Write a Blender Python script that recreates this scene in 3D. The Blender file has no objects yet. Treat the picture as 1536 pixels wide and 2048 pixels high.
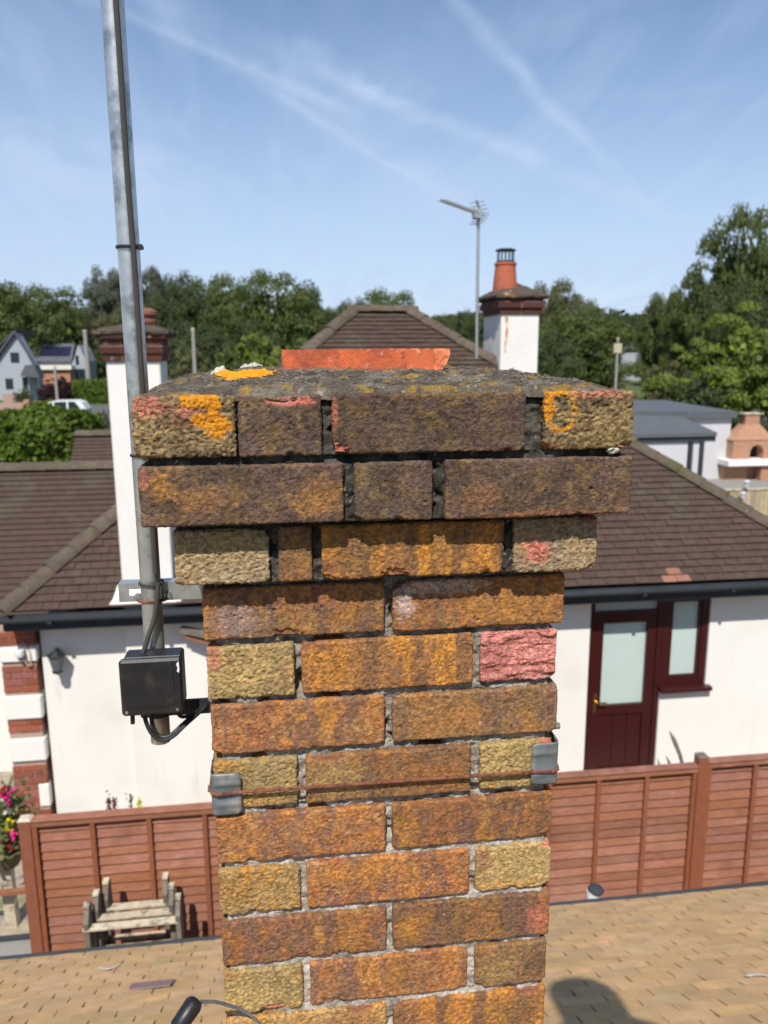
import bpy, bmesh, math, random
import numpy as np
from mathutils import Vector, Matrix, Euler

random.seed(7)
SC = bpy.context.scene
COL = SC.collection
D2R = math.radians

# ------------------------------------------------------------------ camera
FPX, PITCH, YAW, ROLL = 1600.3, .2003, .1315, -.0052
EYE = np.array([-.1274, -.9275, 5.3754])
_f = np.array([math.sin(YAW)*math.cos(PITCH), math.cos(YAW)*math.cos(PITCH), -math.sin(PITCH)])
_r = np.array([math.cos(YAW), -math.sin(YAW), 0.])
_u = np.cross(_r, _f)
CR = _r*math.cos(ROLL) + _u*math.sin(ROLL)
CU = -_r*math.sin(ROLL) + _u*math.cos(ROLL)
cam_d = bpy.data.cameras.new('camera')
cam = bpy.data.objects.new('camera', cam_d); COL.objects.link(cam)
cam.matrix_world = Matrix(((CR[0], CU[0], -_f[0], EYE[0]), (CR[1], CU[1], -_f[1], EYE[1]),
                           (CR[2], CU[2], -_f[2], EYE[2]), (0, 0, 0, 1)))
cam_d.sensor_fit = 'HORIZONTAL'; cam_d.sensor_width = 36
cam_d.lens = FPX/1536*36
cam_d.clip_start = .05; cam_d.clip_end = 6000
cam_d.dof.use_dof = True
cam_d.dof.focus_distance = .93
cam_d.dof.aperture_fstop = cam_d.lens/3.4
SC.camera = cam

def ray(x, y): return _f + CR*(x-768)/FPX - CU*(y-1024)/FPX
def at(x, y, Y):                       # survey helper: point of the place seen at a photo pixel, at depth Y
    d = ray(x, y); return EYE + d*(Y-EYE[1])/d[1]
def atz(x, y, Z):
    d = ray(x, y); return EYE + d*(Z-EYE[2])/d[2]
def pix(P):
    P = np.asarray(P, float)-EYE; z = P@_f
    return 768+FPX*(P@CR)/z, 1024-FPX*(P@CU)/z, z

# ------------------------------------------------------------------ sun and sky
SUNV = Vector((-.26, -1, 1.33)).normalized()          # towards the sun
sun_d = bpy.data.lights.new('sun', 'SUN'); sun_d.energy = 4.9; sun_d.angle = D2R(.53)
sun_d.color = (1, .955, .88)
sun = bpy.data.objects.new('sun', sun_d); COL.objects.link(sun)
sun.rotation_euler = SUNV.to_track_quat('Z', 'Y').to_euler()
sun.location = (0, -5, 20)

W = bpy.data.worlds.new('World'); SC.world = W; W.use_nodes = True
nt = W.node_tree; nt.nodes.clear()
def N(t, typ, **kw):
    n = t.nodes.new(typ)
    for k, v in kw.items(): setattr(n, k, v)
    return n
def math_n(t, op, a, b=None, c=None, clamp=False):
    n = t.nodes.new('ShaderNodeMath'); n.operation = op; n.use_clamp = clamp
    for i, v in enumerate((a, b, c)):
        if v is None: continue
        if isinstance(v, (int, float)): n.inputs[i].default_value = v
        else: t.links.new(v, n.inputs[i])
    return n.outputs[0]
def vdot(t, a, v):
    n = t.nodes.new('ShaderNodeVectorMath'); n.operation = 'DOT_PRODUCT'
    t.links.new(a, n.inputs[0]); n.inputs[1].default_value = tuple(v); return n.outputs['Value']
def mrange(t, v, a, b, c=0, d=1, smooth=True):
    n = t.nodes.new('ShaderNodeMapRange'); n.interpolation_type = 'SMOOTHSTEP' if smooth else 'LINEAR'
    t.links.new(v, n.inputs[0])
    for i, q in enumerate((a, b, c, d)): n.inputs[i+1].default_value = q
    return n.outputs[0]
sky = N(nt, 'ShaderNodeTexSky', sky_type='NISHITA', sun_disc=False)
sky.sun_elevation = math.asin(SUNV.z)
sky.sun_rotation = math.atan2(SUNV.x, SUNV.y)
sky.altitude = 30; sky.air_density = 1.0; sky.dust_density = .2; sky.ozone_density = 3.0
tc = N(nt, 'ShaderNodeTexCoord')
G = tc.outputs['Generated']
# thin cirrus: noise over a high flat layer (direction divided by its height)
sep = N(nt, 'ShaderNodeSeparateXYZ'); nt.links.new(G, sep.inputs[0])
zz = math_n(nt, 'ADD', math_n(nt, 'MAXIMUM', sep.outputs[2], 0), .12)
cmb = N(nt, 'ShaderNodeCombineXYZ')
nt.links.new(math_n(nt, 'DIVIDE', sep.outputs[0], zz), cmb.inputs[0])
nt.links.new(math_n(nt, 'DIVIDE', sep.outputs[1], zz), cmb.inputs[1])
def sky_noise(scale, rot, stretch, detail, dist):
    mp = N(nt, 'ShaderNodeMapping'); nt.links.new(cmb.outputs[0], mp.inputs[0])
    mp.inputs['Rotation'].default_value[2] = D2R(rot); mp.inputs['Scale'].default_value = stretch
    tx = N(nt, 'ShaderNodeTexNoise'); nt.links.new(mp.outputs[0], tx.inputs['Vector'])
    tx.inputs['Scale'].default_value = scale; tx.inputs['Detail'].default_value = detail
    tx.inputs['Distortion'].default_value = dist; tx.inputs['Roughness'].default_value = .55
    return tx.outputs[0]
c1 = mrange(nt, sky_noise(1.1, 30, (1, .28, 1), 4, .9), .42, .78)
c2 = mrange(nt, sky_noise(3.4, 24, (1, .22, 1), 5, 1.6), .44, .76)
cl = math_n(nt, 'ADD', math_n(nt, 'MULTIPLY', c1, .30), math_n(nt, 'MULTIPLY', c2, .22))
# spreading contrails: great circles in the sky between two bearings
jit = sky_noise(4.0, 0, (1, .7, 1), 4, .4)
jit2 = mrange(nt, jit, .30, .68, .40, 1)
def contrail(a, b, width, strength, fade=.10):
    global cl
    A = ray(*a); A = A/np.linalg.norm(A); B = ray(*b); B = B/np.linalg.norm(B)
    n = np.cross(A, B); n /= np.linalg.norm(n)
    mid = (A+B)/2; al = B-A; L = np.linalg.norm(al); al /= L
    d = vdot(nt, G, n)
    d = math_n(nt, 'ADD', d, math_n(nt, 'MULTIPLY', math_n(nt, 'SUBTRACT', jit, .5), width*2.2))
    core = mrange(nt, math_n(nt, 'ABSOLUTE', d), 0, width, 1, 0)
    s = math_n(nt, 'ABSOLUTE', math_n(nt, 'SUBTRACT', vdot(nt, G, al), float(mid@al)))
    along = mrange(nt, s, L/2-fade*.2, L/2+fade, 1, 0)
    v = math_n(nt, 'MULTIPLY', math_n(nt, 'MULTIPLY', core, along), math_n(nt, 'MULTIPLY', jit2, strength))
    cl = math_n(nt, 'ADD', cl, v)
contrail((500, 60), (740, 185), .024, .28)
contrail((740, 185), (1270, 405), .014, .34)
contrail((900, -10), (1085, 200), .015, .28)
contrail((1100, 210), (1290, 405), .013, .24)
contrail((330, 20), (880, 375), .034, .26)
contrail((700, 200), (880, 60), .03, .14)
contrail((620, 230), (900, 400), .008, .30)
contrail((270, 40), (620, 190), .010, .24)
contrail((0, 330), (330, 370), .05, .32)
contrail((1180, 190), (1400, 180), .012, .10)
hz = mrange(nt, sep.outputs[2], 0, .42, .72, 0)
cl = math_n(nt, 'ADD', cl, hz)
cl = math_n(nt, 'MINIMUM', cl, .85)
mixc = N(nt, 'ShaderNodeMix', data_type='RGBA')
nt.links.new(cl, mixc.inputs['Factor']); nt.links.new(sky.outputs[0], mixc.inputs['A'])
mixc.inputs['B'].default_value = (4.3, 5.3, 7.2, 1)
bg = N(nt, 'ShaderNodeBackground'); bg.inputs[1].default_value = .120
nt.links.new(mixc.outputs['Result'], bg.inputs[0])
wo = N(nt, 'ShaderNodeOutputWorld'); nt.links.new(bg.outputs[0], wo.inputs[0])

SC.view_settings.view_transform = 'Standard'; SC.view_settings.look = 'None'
SC.view_settings.exposure = 0.10; SC.view_settings.gamma = 1
SC.view_settings.use_curve_mapping = False
SC.render.engine = 'CYCLES'
SC.cycles.use_denoising = True
try: SC.cycles.denoiser = 'OPENIMAGEDENOISE'
except Exception: pass
SC.cycles.max_bounces = 5; SC.cycles.diffuse_bounces = 2; SC.cycles.glossy_bounces = 2; SC.cycles.transparent_max_bounces = 6
SC.cycles.caustics_reflective = False; SC.cycles.caustics_refractive = False
SC.cycles.sample_clamp_indirect = 6

# ------------------------------------------------------------------ numpy noise
def _hash(ix, iy, iz, seed):
    h = (ix*374761393 + iy*668265263 + iz*1274126177 + seed*974711) & 0xffffffff
    h = ((h ^ (h >> 13))*1274126177) & 0xffffffff
    h = ((h ^ (h >> 16))*2246822519) & 0xffffffff
    return ((h ^ (h >> 15)) & 0xffffff)/float(0xffffff)
def vnoise(P, seed=0):
    P = np.asarray(P, float); I = np.floor(P).astype(np.int64); F = P-I; F = F*F*(3-2*F)
    out = 0
    for dx in (0, 1):
        wx = F[:, 0] if dx else 1-F[:, 0]
        for dy in (0, 1):
            wy = F[:, 1] if dy else 1-F[:, 1]
            for dz in (0, 1):
                wz = F[:, 2] if dz else 1-F[:, 2]
                out = out + wx*wy*wz*_hash(I[:, 0]+dx, I[:, 1]+dy, I[:, 2]+dz, seed)
    return out
def fbm(P, seed=0, octv=3, gain=.5):
    a, s, t = 1., 0., 0.
    P = np.asarray(P, float)
    for o in range(octv):
        s = s + a*vnoise(P*(2.03**o)+o*17.3, seed+o*31); t += a; a *= gain
    return s/t
def sstep(a, b, x):
    t = np.clip((x-a)/(b-a), 0, 1); return t*t*(3-2*t)
def lerp(a, b, t):
    return np.asarray(a)*(1-t[:, None]) + np.asarray(b)*t[:, None]

# ------------------------------------------------------------------ mesh helpers
def fast_mesh(name, V, F, col=None, smooth=True):
    """V (n,3), F (m,4) quads"""
    V = np.asarray(V, np.float32); F = np.asarray(F, np.int32); k = F.shape[1]
    me = bpy.data.meshes.new(name)
    me.vertices.add(len(V)); me.vertices.foreach_set('co', V.ravel())
    me.loops.add(F.size); me.loops.foreach_set('vertex_index', F.ravel())
    me.polygons.add(len(F)); me.polygons.foreach_set('loop_start', np.arange(0, F.size, k, dtype=np.int32))
    me.polygons.foreach_set('loop_total', np.full(len(F), k, np.int32))
    me.update(calc_edges=True)
    if smooth: me.polygons.foreach_set('use_smooth', np.ones(len(F), bool))
    if col is not None:
        a = me.color_attributes.new('Col', 'FLOAT_COLOR', 'POINT')
        c = np.ones((len(V), 4), np.float32); c[:, :3] = col
        a.data.foreach_set('color', c.ravel())
    me.validate(); return me
def link(name, me, mat=None, parent=None, loc=None):
    o = bpy.data.objects.new(name, me); COL.objects.link(o)
    if mat is not None and me is not None and len(me.materials) == 0: me.materials.append(mat)
    if parent is not None: o.parent = parent
    if loc is not None: o.location = loc
    return o
def tag(o, label=None, cat=None, group=None, kind=None):
    if label: o['label'] = label
    if cat: o['category'] = cat
    if group: o['group'] = group
    if kind: o['kind'] = kind
    return o
def empty(name, label, cat, loc=(0, 0, 0), group=None):
    o = bpy.data.objects.new(name, None); COL.objects.link(o); o.location = loc
    o.empty_display_size = .2
    return tag(o, label, cat, group)

class MB:
    """collects shapes; build() links them as ONE mesh object. Coordinates are world; 'parent' location is subtracted."""
    def __init__(s): s.v = []; s.f = []; s.c = []
    def _add(s, vs, fs):
        b = len(s.v); s.v += [tuple(map(float, p)) for p in vs]; s.f += [tuple(i+b for i in f) for f in fs]; return s
    def box(s, x0, x1, y0, y1, z0, z1, bev=0):
        if bev <= 0:
            return s._add([(x, y, z) for x in (x0, x1) for y in (y0, y1) for z in (z0, z1)],
                          [(0, 1, 3, 2), (4, 6, 7, 5), (0, 4, 5, 1), (2, 3, 7, 6), (0, 2, 6, 4), (1, 5, 7, 3)])
        bm = bmesh.new()
        bmesh.ops.create_cube(bm, size=1)
        for v in bm.verts:
            v.co = Vector((x0+(v.co.x+.5)*(x1-x0), y0+(v.co.y+.5)*(y1-y0), z0+(v.co.z+.5)*(z1-z0)))
        bmesh.ops.bevel(bm, geom=list(bm.edges), offset=bev, segments=1, affect='EDGES')
        bm.verts.index_update()
        s._add([v.co for v in bm.verts], [[v.index for v in f.verts] for f in bm.faces]); bm.free(); return s
    def hexa(s, P):   # 8 points: bottom 4 (ccw), top 4
        return s._add(P, [(3, 2, 1, 0), (4, 5, 6, 7), (0, 1, 5, 4), (1, 2, 6, 5), (2, 3, 7, 6), (3, 0, 4, 7)])
    def bar(s, a, b, w, h, up=(0, 0, 1)):
        a, b = Vector(a), Vector(b); d = (b-a).normalized(); sx = d.cross(Vector(up))
        if sx.length < 1e-5: sx = d.cross(Vector((1, 0, 0)))
        sx.normalize(); sz = sx.cross(d)
        P = []
        for q in (a, b):
            P += [q+sx*i*w/2+sz*j*h/2 for i, j in ((-1, -1), (1, -1), (1, 1), (-1, 1))]
        return s._add(P, [(3, 2, 1, 0), (4, 5, 6, 7), (0, 1, 5, 4), (1, 2, 6, 5), (2, 3, 7, 6), (3, 0, 4, 7)])
    def tube(s, pts, r, n=12, cap=True, flat=1.0):
        pts = [Vector(p) for p in pts]; rs = r if hasattr(r, '__len__') else [r]*len(pts)
        b = len(s.v); prev = None
        for i, p in enumerate(pts):
            d = (pts[min(i+1, len(pts)-1)]-pts[max(i-1, 0)]).normalized()
            if prev is None:
                a = d.cross(Vector((0, 0, 1)))
                if a.length < 1e-3: a = d.cross(Vector((0, 1, 0)))
                a.normalize()
            else:
                a = (prev - d*prev.dot(d)).normalized()
            prev = a; c = d.cross(a)
            for k in range(n):
                t = 2*math.pi*k/n; s.v.append(tuple(p+a*math.cos(t)*rs[i]+c*math.sin(t)*rs[i]*flat))
        for i in range(len(pts)-1):
            for k in range(n):
                s.f.append((b+i*n+k, b+i*n+(k+1) % n, b+(i+1)*n+(k+1) % n, b+(i+1)*n+k))
        if cap:
            s.f.append(tuple(b+k for k in range(n))[::-1]); e = b+(len(pts)-1)*n
            s.f.append(tuple(e+k for k in range(n)))
        return s
    def lathe(s, prof, c, n=20):
        b = len(s.v)
        for (r, z) in prof:
            for k in range(n):
                t = 2*math.pi*k/n; s.v.append((c[0]+r*math.cos(t), c[1]+r*math.sin(t), c[2]+z))
        for i in range(len(prof)-1):
            for k in range(n):
                s.f.append((b+i*n+k, b+i*n+(k+1) % n, b+(i+1)*n+(k+1) % n, b+(i+1)*n+k))
        return s
    def poly(s, P, thick):        # extrude a planar polygon along a vector
        P = [Vector(p) for p in P]; t = Vector(thick); n = len(P); b = len(s.v)
        s.v += [tuple(p) for p in P]+[tuple(p+t) for p in P]
        s.f.append(tuple(range(b, b+n))); s.f.append(tuple(range(b+n, b+2*n))[::-1])
        for i in range(n):
            j = (i+1) % n; s.f.append((b+i, b+n+i, b+n+j, b+j))
        return s
    def build(s, name, mat, parent=None, smooth=False, off=None):
        me = bpy.data.meshes.new(name)
        o0 = Vector(off) if off is not None else Vector((0, 0, 0))
        p = parent
        while p is not None: o0 = o0+p.location; p = p.parent
        me.from_pydata([(a-o0.x, b-o0.y, c-o0.z) for a, b, c in s.v], [], s.f)
        bm = bmesh.new(); bm.from_mesh(me); bmesh.ops.recalc_face_normals(bm, faces=bm.faces); bm.to_mesh(me); bm.free()
        if smooth:
            me.polygons.foreach_set('use_smooth', [True]*len(me.polygons))
            try: me.set_sharp_from_angle(angle=D2R(40))
            except Exception: pass
        return link(name, me, mat, parent, off)

# ------------------------------------------------------------------ materials
MATS = {}
def mat(name, base=(.5, .5, .5), rough=.8, metal=0., noise=None, bump=None, attr=False, rand=0., spec=.4,
        second=None, transl=0., island=0., wear=None):
    """noise=(scale, amount) brightness variation; second=(colour, scale, lo, hi) blotches; bump=(scale, strength, dist)
       attr: multiply with colour attribute Col; rand: variation per object; island: variation per loose piece"""
    m = bpy.data.materials.new(name); m.use_nodes = True; t = m.node_tree; t.nodes.clear()
    out = N(t, 'ShaderNodeOutputMaterial'); bs = N(t, 'ShaderNodeBsdfPrincipled')
    t.links.new(bs.outputs[0], out.inputs[0])
    bs.inputs['Roughness'].default_value = rough; bs.inputs['Metallic'].default_value = metal
    bs.inputs['Specular IOR Level'].default_value = spec
    geo = N(t, 'ShaderNodeNewGeometry'); pos = geo.outputs['Position']
    if attr:
        a = N(t, 'ShaderNodeVertexColor', layer_name='Col'); c = a.outputs[0]
    else:
        rgb = N(t, 'ShaderNodeRGB'); rgb.outputs[0].default_value = (*base, 1); c = rgb.outputs[0]
    def tex(scale, detail=4, rough_=.6, vec=None, stretch=None):
        n = N(t, 'ShaderNodeTexNoise'); n.inputs['Scale'].default_value = scale; n.inputs['Detail'].default_value = detail
        n.inputs['Roughness'].default_value = rough_
        v = vec or pos
        if stretch:
            mp = N(t, 'ShaderNodeMapping'); t.links.new(v, mp.inputs[0]); mp.inputs['Scale'].default_value = stretch; v = mp.outputs[0]
        t.links.new(v, n.inputs['Vector']); return n.outputs[0]
    def mix(fac, a, b, mode='MIX'):
        n = N(t, 'ShaderNodeMix', data_type='RGBA', blend_type=mode)
        if isinstance(fac, (int, float)): n.inputs['Factor'].default_value = fac
        else: t.links.new(fac, n.inputs['Factor'])
        for k, q in (('A', a), ('B', b)):
            if isinstance(q, tuple): n.inputs[k].default_value = (*q, 1)
            else: t.links.new(q, n.inputs[k])
        return n.outputs['Result']
    for sec in (second if isinstance(second, list) else [second] if second else []):
        colr, sc_, lo, hi = sec[:4]; st = sec[4] if len(sec) > 4 else None
        c = mix(mrange(t, tex(sc_, 3, .62, stretch=st), lo, hi), c, colr)
    def scale_by(c, v):
        n = N(t, 'ShaderNodeVectorMath', operation='SCALE'); t.links.new(c, n.inputs[0]); t.links.new(v, n.inputs['Scale']); return n.outputs[0]
    if noise:
        st = noise[2] if len(noise) > 2 else None
        c = scale_by(c, mrange(t, tex(noise[0], 3, .65, stretch=st), .25, .75, 1-noise[1], 1+noise[1], False))
    if rand or island:
        oi = N(t, 'ShaderNodeObjectInfo')
        v = math_n(t, 'FRACT', math_n(t, 'ADD', math_n(t, 'MULTIPLY', oi.outputs['Random'], 7.31), geo.outputs['Random Per Island']))
        amt = max(rand, island)
        c = scale_by(c, mrange(t, v, 0, 1, 1-amt, 1+amt, False))
        hs = N(t, 'ShaderNodeHueSaturation'); t.links.new(c, hs.inputs['Color'])
        v2 = math_n(t, 'FRACT', math_n(t, 'MULTIPLY', v, 13.7))
        t.links.new(mrange(t, v2, 0, 1, 1-amt*.5, 1+amt*.5, False), hs.inputs['Saturation'])
        t.links.new(mrange(t, v2, 0, 1, .5-amt*.03, .5+amt*.03, False), hs.inputs['Hue']); c = hs.outputs[0]
    t.links.new(c, bs.inputs['Base Color'])
    if bump:
        b = N(t, 'ShaderNodeBump'); b.inputs['Strength'].default_value = bump[1]; b.inputs['Distance'].default_value = bump[2]
        st = bump[3] if len(bump) > 3 else None
        t.links.new(tex(bump[0], 2, .6, stretch=st), b.inputs['Height']); t.links.new(b.outputs[0], bs.inputs['Normal'])
    if transl:
        tr = N(t, 'ShaderNodeBsdfTranslucent'); t.links.new(c, tr.inputs[0])
        ms = N(t, 'ShaderNodeMixShader'); ms.inputs[0].default_value = transl
        t.links.new(bs.outputs[0], ms.inputs[1]); t.links.new(tr.outputs[0], ms.inputs[2]); t.links.new(ms.outputs[0], out.inputs[0])
    MATS[name] = m; return m

M_brick = mat('brick_clay', attr=True, rough=.86, spec=.28, noise=(420, .30), bump=(640, .8, .0026))
M_mortar = mat('mortar', attr=True, rough=.95, spec=.2, noise=(330, .45), bump=(480, .7, .003))
M_flaunch = mat('cement_flaunching', attr=True, rough=.95, spec=.2, noise=(300, .55), bump=(380, .9, .004))
M_lichen = mat('orange_lichen', (.78, .30, .008), .9, noise=(420, .32), bump=(520, .8, .003), second=((.62, .21, .01), 160, .5, .75))
M_lichen_grey = mat('grey_lichen', (.50, .50, .42), .95, noise=(300, .4), bump=(400, .8, .003))
M_terra = mat('terracotta', (.60, .135, .05), .8, noise=(38, .18), bump=(240, .45, .002), second=[((.36, .16, .085), 60, .58, .78), ((.66, .30, .19), 150, .66, .78)])
M_terra_raw = mat('terracotta_broken', (.62, .17, .07), .95, noise=(160, .4), bump=(150, 1, .006))
M_galv = mat('galvanised_steel', (.56, .57, .57), .36, .75, noise=(60, .18), second=((.30, .31, .32), 25, .5, .7), bump=(180, .12, .001))
M_galv_old = mat('weathered_galvanised', (.17, .19, .20), .58, .35, noise=(50, .25), second=((.30, .29, .27), 30, .48, .7))
M_rust = mat('rusty_steel', (.23, .085, .045), .85, noise=(200, .35), second=((.12, .045, .03), 90, .45, .65))
M_blackp = mat('black_plastic', (.016, .016, .018), .42, spec=.45, noise=(30, .3), second=[((.05, .05, .05), 60, .62, .8, (6, 1, 1)), ((.045, .043, .040), 22, .52, .75)])
M_cable = mat('black_cable', (.02, .02, .02), .5)
M_cablebr = mat('brown_cable', (.055, .05, .042), .6)
M_white = mat('white_render', (.80, .775, .72), .9, noise=(1.1, .03), second=[((.70, .665, .60), .8, .50, .80), ((.62, .585, .52), 4.5, .60, .82, (1, 1, .14)), ((.66, .63, .58), 12, .66, .8)], bump=(60, .12, .01))
M_whitech = mat('white_painted_stack', (.76, .735, .69), .9, noise=(3, .05), second=((.58, .55, .50), 4.5, .58, .78), bump=(40, .2, .01))
M_rusty_stain = mat('rust_stain', (.50, .22, .07), .9, noise=(14, .35), second=((.70, .55, .38), 9, .45, .65))
M_tile_br = mat('brown_roof_tile', (.072, .044, .033), .88, noise=(9, .20), island=.07, second=[((.080, .066, .042), 1.3, .52, .72), ((.17, .15, .125), 14, .70, .82)], bump=(45, .3, .01))
M_tile_or = mat('orange_new_tile', (.27, .125, .08), .88, noise=(20, .2), island=.1)
M_hip = mat('mossy_hip_tile', (.105, .080, .058), .92, noise=(8, .3), rand=.18, second=[((.085, .075, .035), 3.2, .5, .68), ((.42, .39, .33), 17, .70, .78)], bump=(40, .5, .015))
M_gutter = mat('dark_grey_gutter', (.040, .045, .053), .7, noise=(3, .2), spec=.25)
M_soffit = mat('grey_soffit', (.22, .23, .24), .7)
M_tan = mat('tan_concrete_tile', (.56, .350, .168), .9, rand=.09, island=.09, noise=(9, .18), second=[((.50, .345, .165), 3.5, .50, .70), ((.70, .39, .18), 5.1, .55, .75), ((.36, .25, .13), 46, .62, .78)], bump=(160, .35, .004))
M_sarking = mat('dark_underlay', (.02, .018, .016), .95)
M_purple = mat('purple_slate', (.27, .175, .165), .8, noise=(30, .15))
M_fence = mat('red_stained_timber', (.295, .122, .070), .82, rand=.17, noise=(11, .24, (1, 1, 7)), second=[((.40, .19, .135), 5, .55, .8, (1, 1, 5)), ((.19, .075, .045), 2.2, .58, .78), ((.40, .21, .15), .9, .50, .78)], bump=(60, .35, .006, (1, 1, 8)))
M_post = mat('red_stained_post', (.27, .090, .042), .72, rand=.08, noise=(12, .22, (6, 6, 1)), bump=(60, .3, .005, (8, 8, 1)))
M_greywood = mat('weathered_grey_timber', (.54, .46, .33), .85, rand=.12, noise=(18, .25), second=((.14, .125, .10), 10, .5, .68), bump=(70, .4, .006))
M_darkwood = mat('weathered_dark_timber', (.17, .145, .115), .85, rand=.12, noise=(18, .3), second=((.30, .25, .17), 12, .62, .78), bump=(70, .4, .006))
M_door = mat('rosewood_door', (.045, .0075, .0075), .33, noise=(14, .2, (8, 8, 1)), spec=.5)
M_frost = mat('frosted_glass', (.50, .60, .56), .35, noise=(2, .04), spec=.5)
M_brass = mat('brass', (.75, .50, .15), .25, 1.)
M_redbrick = mat('red_house_brick', (.30, .095, .058), .88, rand=.25, island=.25, noise=(40, .2), second=((.13, .06, .05), 6, .58, .72), bump=(80, .35, .006))
M_rb_mortar = mat('pale_house_mortar', (.42, .30, .24), .95, noise=(40, .15))
M_stackbrick = mat('dark_red_stack_brick', (.085, .030, .024), .85, rand=.3, island=.3, noise=(14, .3), second=((.30, .20, .16), 11, .62, .75), bump=(50, .4, .01))
M_cap = mat('mossy_cement_cap', (.085, .064, .046), .95, noise=(14, .45), second=[((.30, .17, .05), 6, .60, .72), ((.36, .33, .28), 11, .62, .74)], bump=(30, .9, .03))
M_chpot = mat('clay_chimney_pot', (.42, .115, .060), .8, noise=(10, .15), second=((.28, .09, .06), 6, .55, .75))
M_blackiron = mat('black_iron', (.02, .022, .026), .5)
M_alu = mat('dull_aluminium', (.42, .43, .42), .45, .6, noise=(20, .15))
M_grass = mat('rough_grass', (.085, .11, .03), .95, noise=(.6, .3), second=((.13, .115, .06), .25, .5, .7), bump=(6, .6, .1))
M_gravel = mat('garden_path', (.35, .29, .215), .95, noise=(9, .25), second=[((.16, .17, .08), 2.2, .58, .72), ((.24, .215, .18), 4, .5, .7)], bump=(50, .6, .02))
M_road = mat('asphalt_road', (.115, .112, .108), .9, noise=(1.5, .12))
M_paving = mat('grey_paving', (.26, .245, .22), .9, noise=(7, .15))
M_pinkwall = mat('pink_brick_wall', (.40, .27, .21), .9, noise=(3, .15))
M_skin = mat('skin', (.50, .30, .22), .6)
M_cloth = mat('dark_work_clothes', (.03, .035, .05), .9)
def leafmat(name, base, amt=.35, tr=.28):
    return mat(name, base, .62, spec=.3, island=amt, transl=tr, noise=(.35, .18))
L_oak = leafmat('oak_leaves', (.098, .126, .032))
L_dark = leafmat('dark_leaves', (.068, .092, .030))
L_olive = leafmat('olive_leaves', (.125, .128, .052))
L_bright = leafmat('bright_leaves', (.150, .196, .030))
L_pale = leafmat('pale_grey_leaves', (.125, .140, .092), .25)
L_hedge = leafmat('hedge_leaves', (.100, .150, .014))
L_lime = leafmat('lime_leaves', (.19, .23, .02))
L_purple = leafmat('copper_leaves', (.050, .018, .022))
M_bark = mat('bark', (.10, .078, .055), .95, noise=(4, .3), bump=(8, .6, .1))

# ------------------------------------------------------------------ ground, path, road
def sheet(name, x0, x1, y0, y1, z, m, label, cat=None, kind='structure'):
    o = MB()._add([(x0, y0, z), (x1, y0, z), (x1, y1, z), (x0, y1, z)], [(0, 1, 2, 3)]).build(name, m)
    return tag(o, label, cat, kind=kind)
sheet('ground', -2500, 2500, -1500, 3500, 0, M_grass, 'wide grassy ground of the neighbourhood')
sheet('garden_path', -8, 9, 3.2, 9.6, .004, M_gravel, 'pale trodden garden path beside the white bungalow')
sheet('road', -70, 2, 63, 84, .008, M_road, 'grey asphalt road running past the far houses')

# ------------------------------------------------------------------ the near chimney
Z0 = 5.1
chim = empty('chimney_stack', 'weathered multicoloured brick chimney stack with corbelled top, filling the foreground', 'chimney', (0, 0, 3.6))
CH = np.array([0, 0, 3.6])

def rbox(hx, hy, hz, r, sx, sy, sz, back=False):
    """rounded box surface; sx, sy, sz = sorted sample coordinates along each axis. Returns pts, normals, quads (welded)"""
    pts, quads, base = [], [], 0
    def face(a, b, mk, flip):
        nonlocal base
        A, B = np.meshgrid(a, b, indexing='ij'); P = mk(A.ravel(), B.ravel()); na, nb = len(a), len(b)
        i = np.arange(na-1)[:, None]*nb+np.arange(nb-1)[None, :]; i = i.ravel()+base
        q = np.stack([i, i+nb, i+nb+1, i+1], 1)
        if flip: q = q[:, ::-1]
        pts.append(P); quads.append(q); base += len(P)
    o = np.ones_like
    face(sx, sz, lambda a, b: np.stack([a, -hy*o(a), b], 1), False)
    if back: face(sx, sz, lambda a, b: np.stack([a, hy*o(a), b], 1), True)
    face(sy, sz, lambda a, b: np.stack([-hx*o(a), a, b], 1), True)
    face(sy, sz, lambda a, b: np.stack([hx*o(a), a, b], 1), False)
    face(sx, sy, lambda a, b: np.stack([a, b, -hz*o(a)], 1), True)
    face(sx, sy, lambda a, b: np.stack([a, b, hz*o(a)], 1), False)
    P = np.concatenate(pts); Q = np.concatenate(quads)
    key = np.round(P*20000).astype(np.int64); key = key[:, 0]*4000037**2 + key[:, 1]*4000037 + key[:, 2]
    _, idx, inv = np.unique(key, return_index=True, return_inverse=True)
    P = P[idx]; Q = inv.ravel()[Q]
    h = np.array([hx, hy, hz]); core = np.clip(P, -(h-r), h-r); d = P-core
    n = d/np.maximum(np.linalg.norm(d, axis=1, keepdims=True), 1e-9)
    return core+n*r, n, Q
def samples(h, step, fine=None):
    n = max(2, int(round(2*h/step))+1); return np.linspace(-h, h, n)
def ydense(h):
    d = [0, .0015, .003, .0048, .007, .010, .015, .024, .04, .07]
    a = [-h+q for q in d if q < 2*h*.9]+[h]
    return np.array(a)

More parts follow.
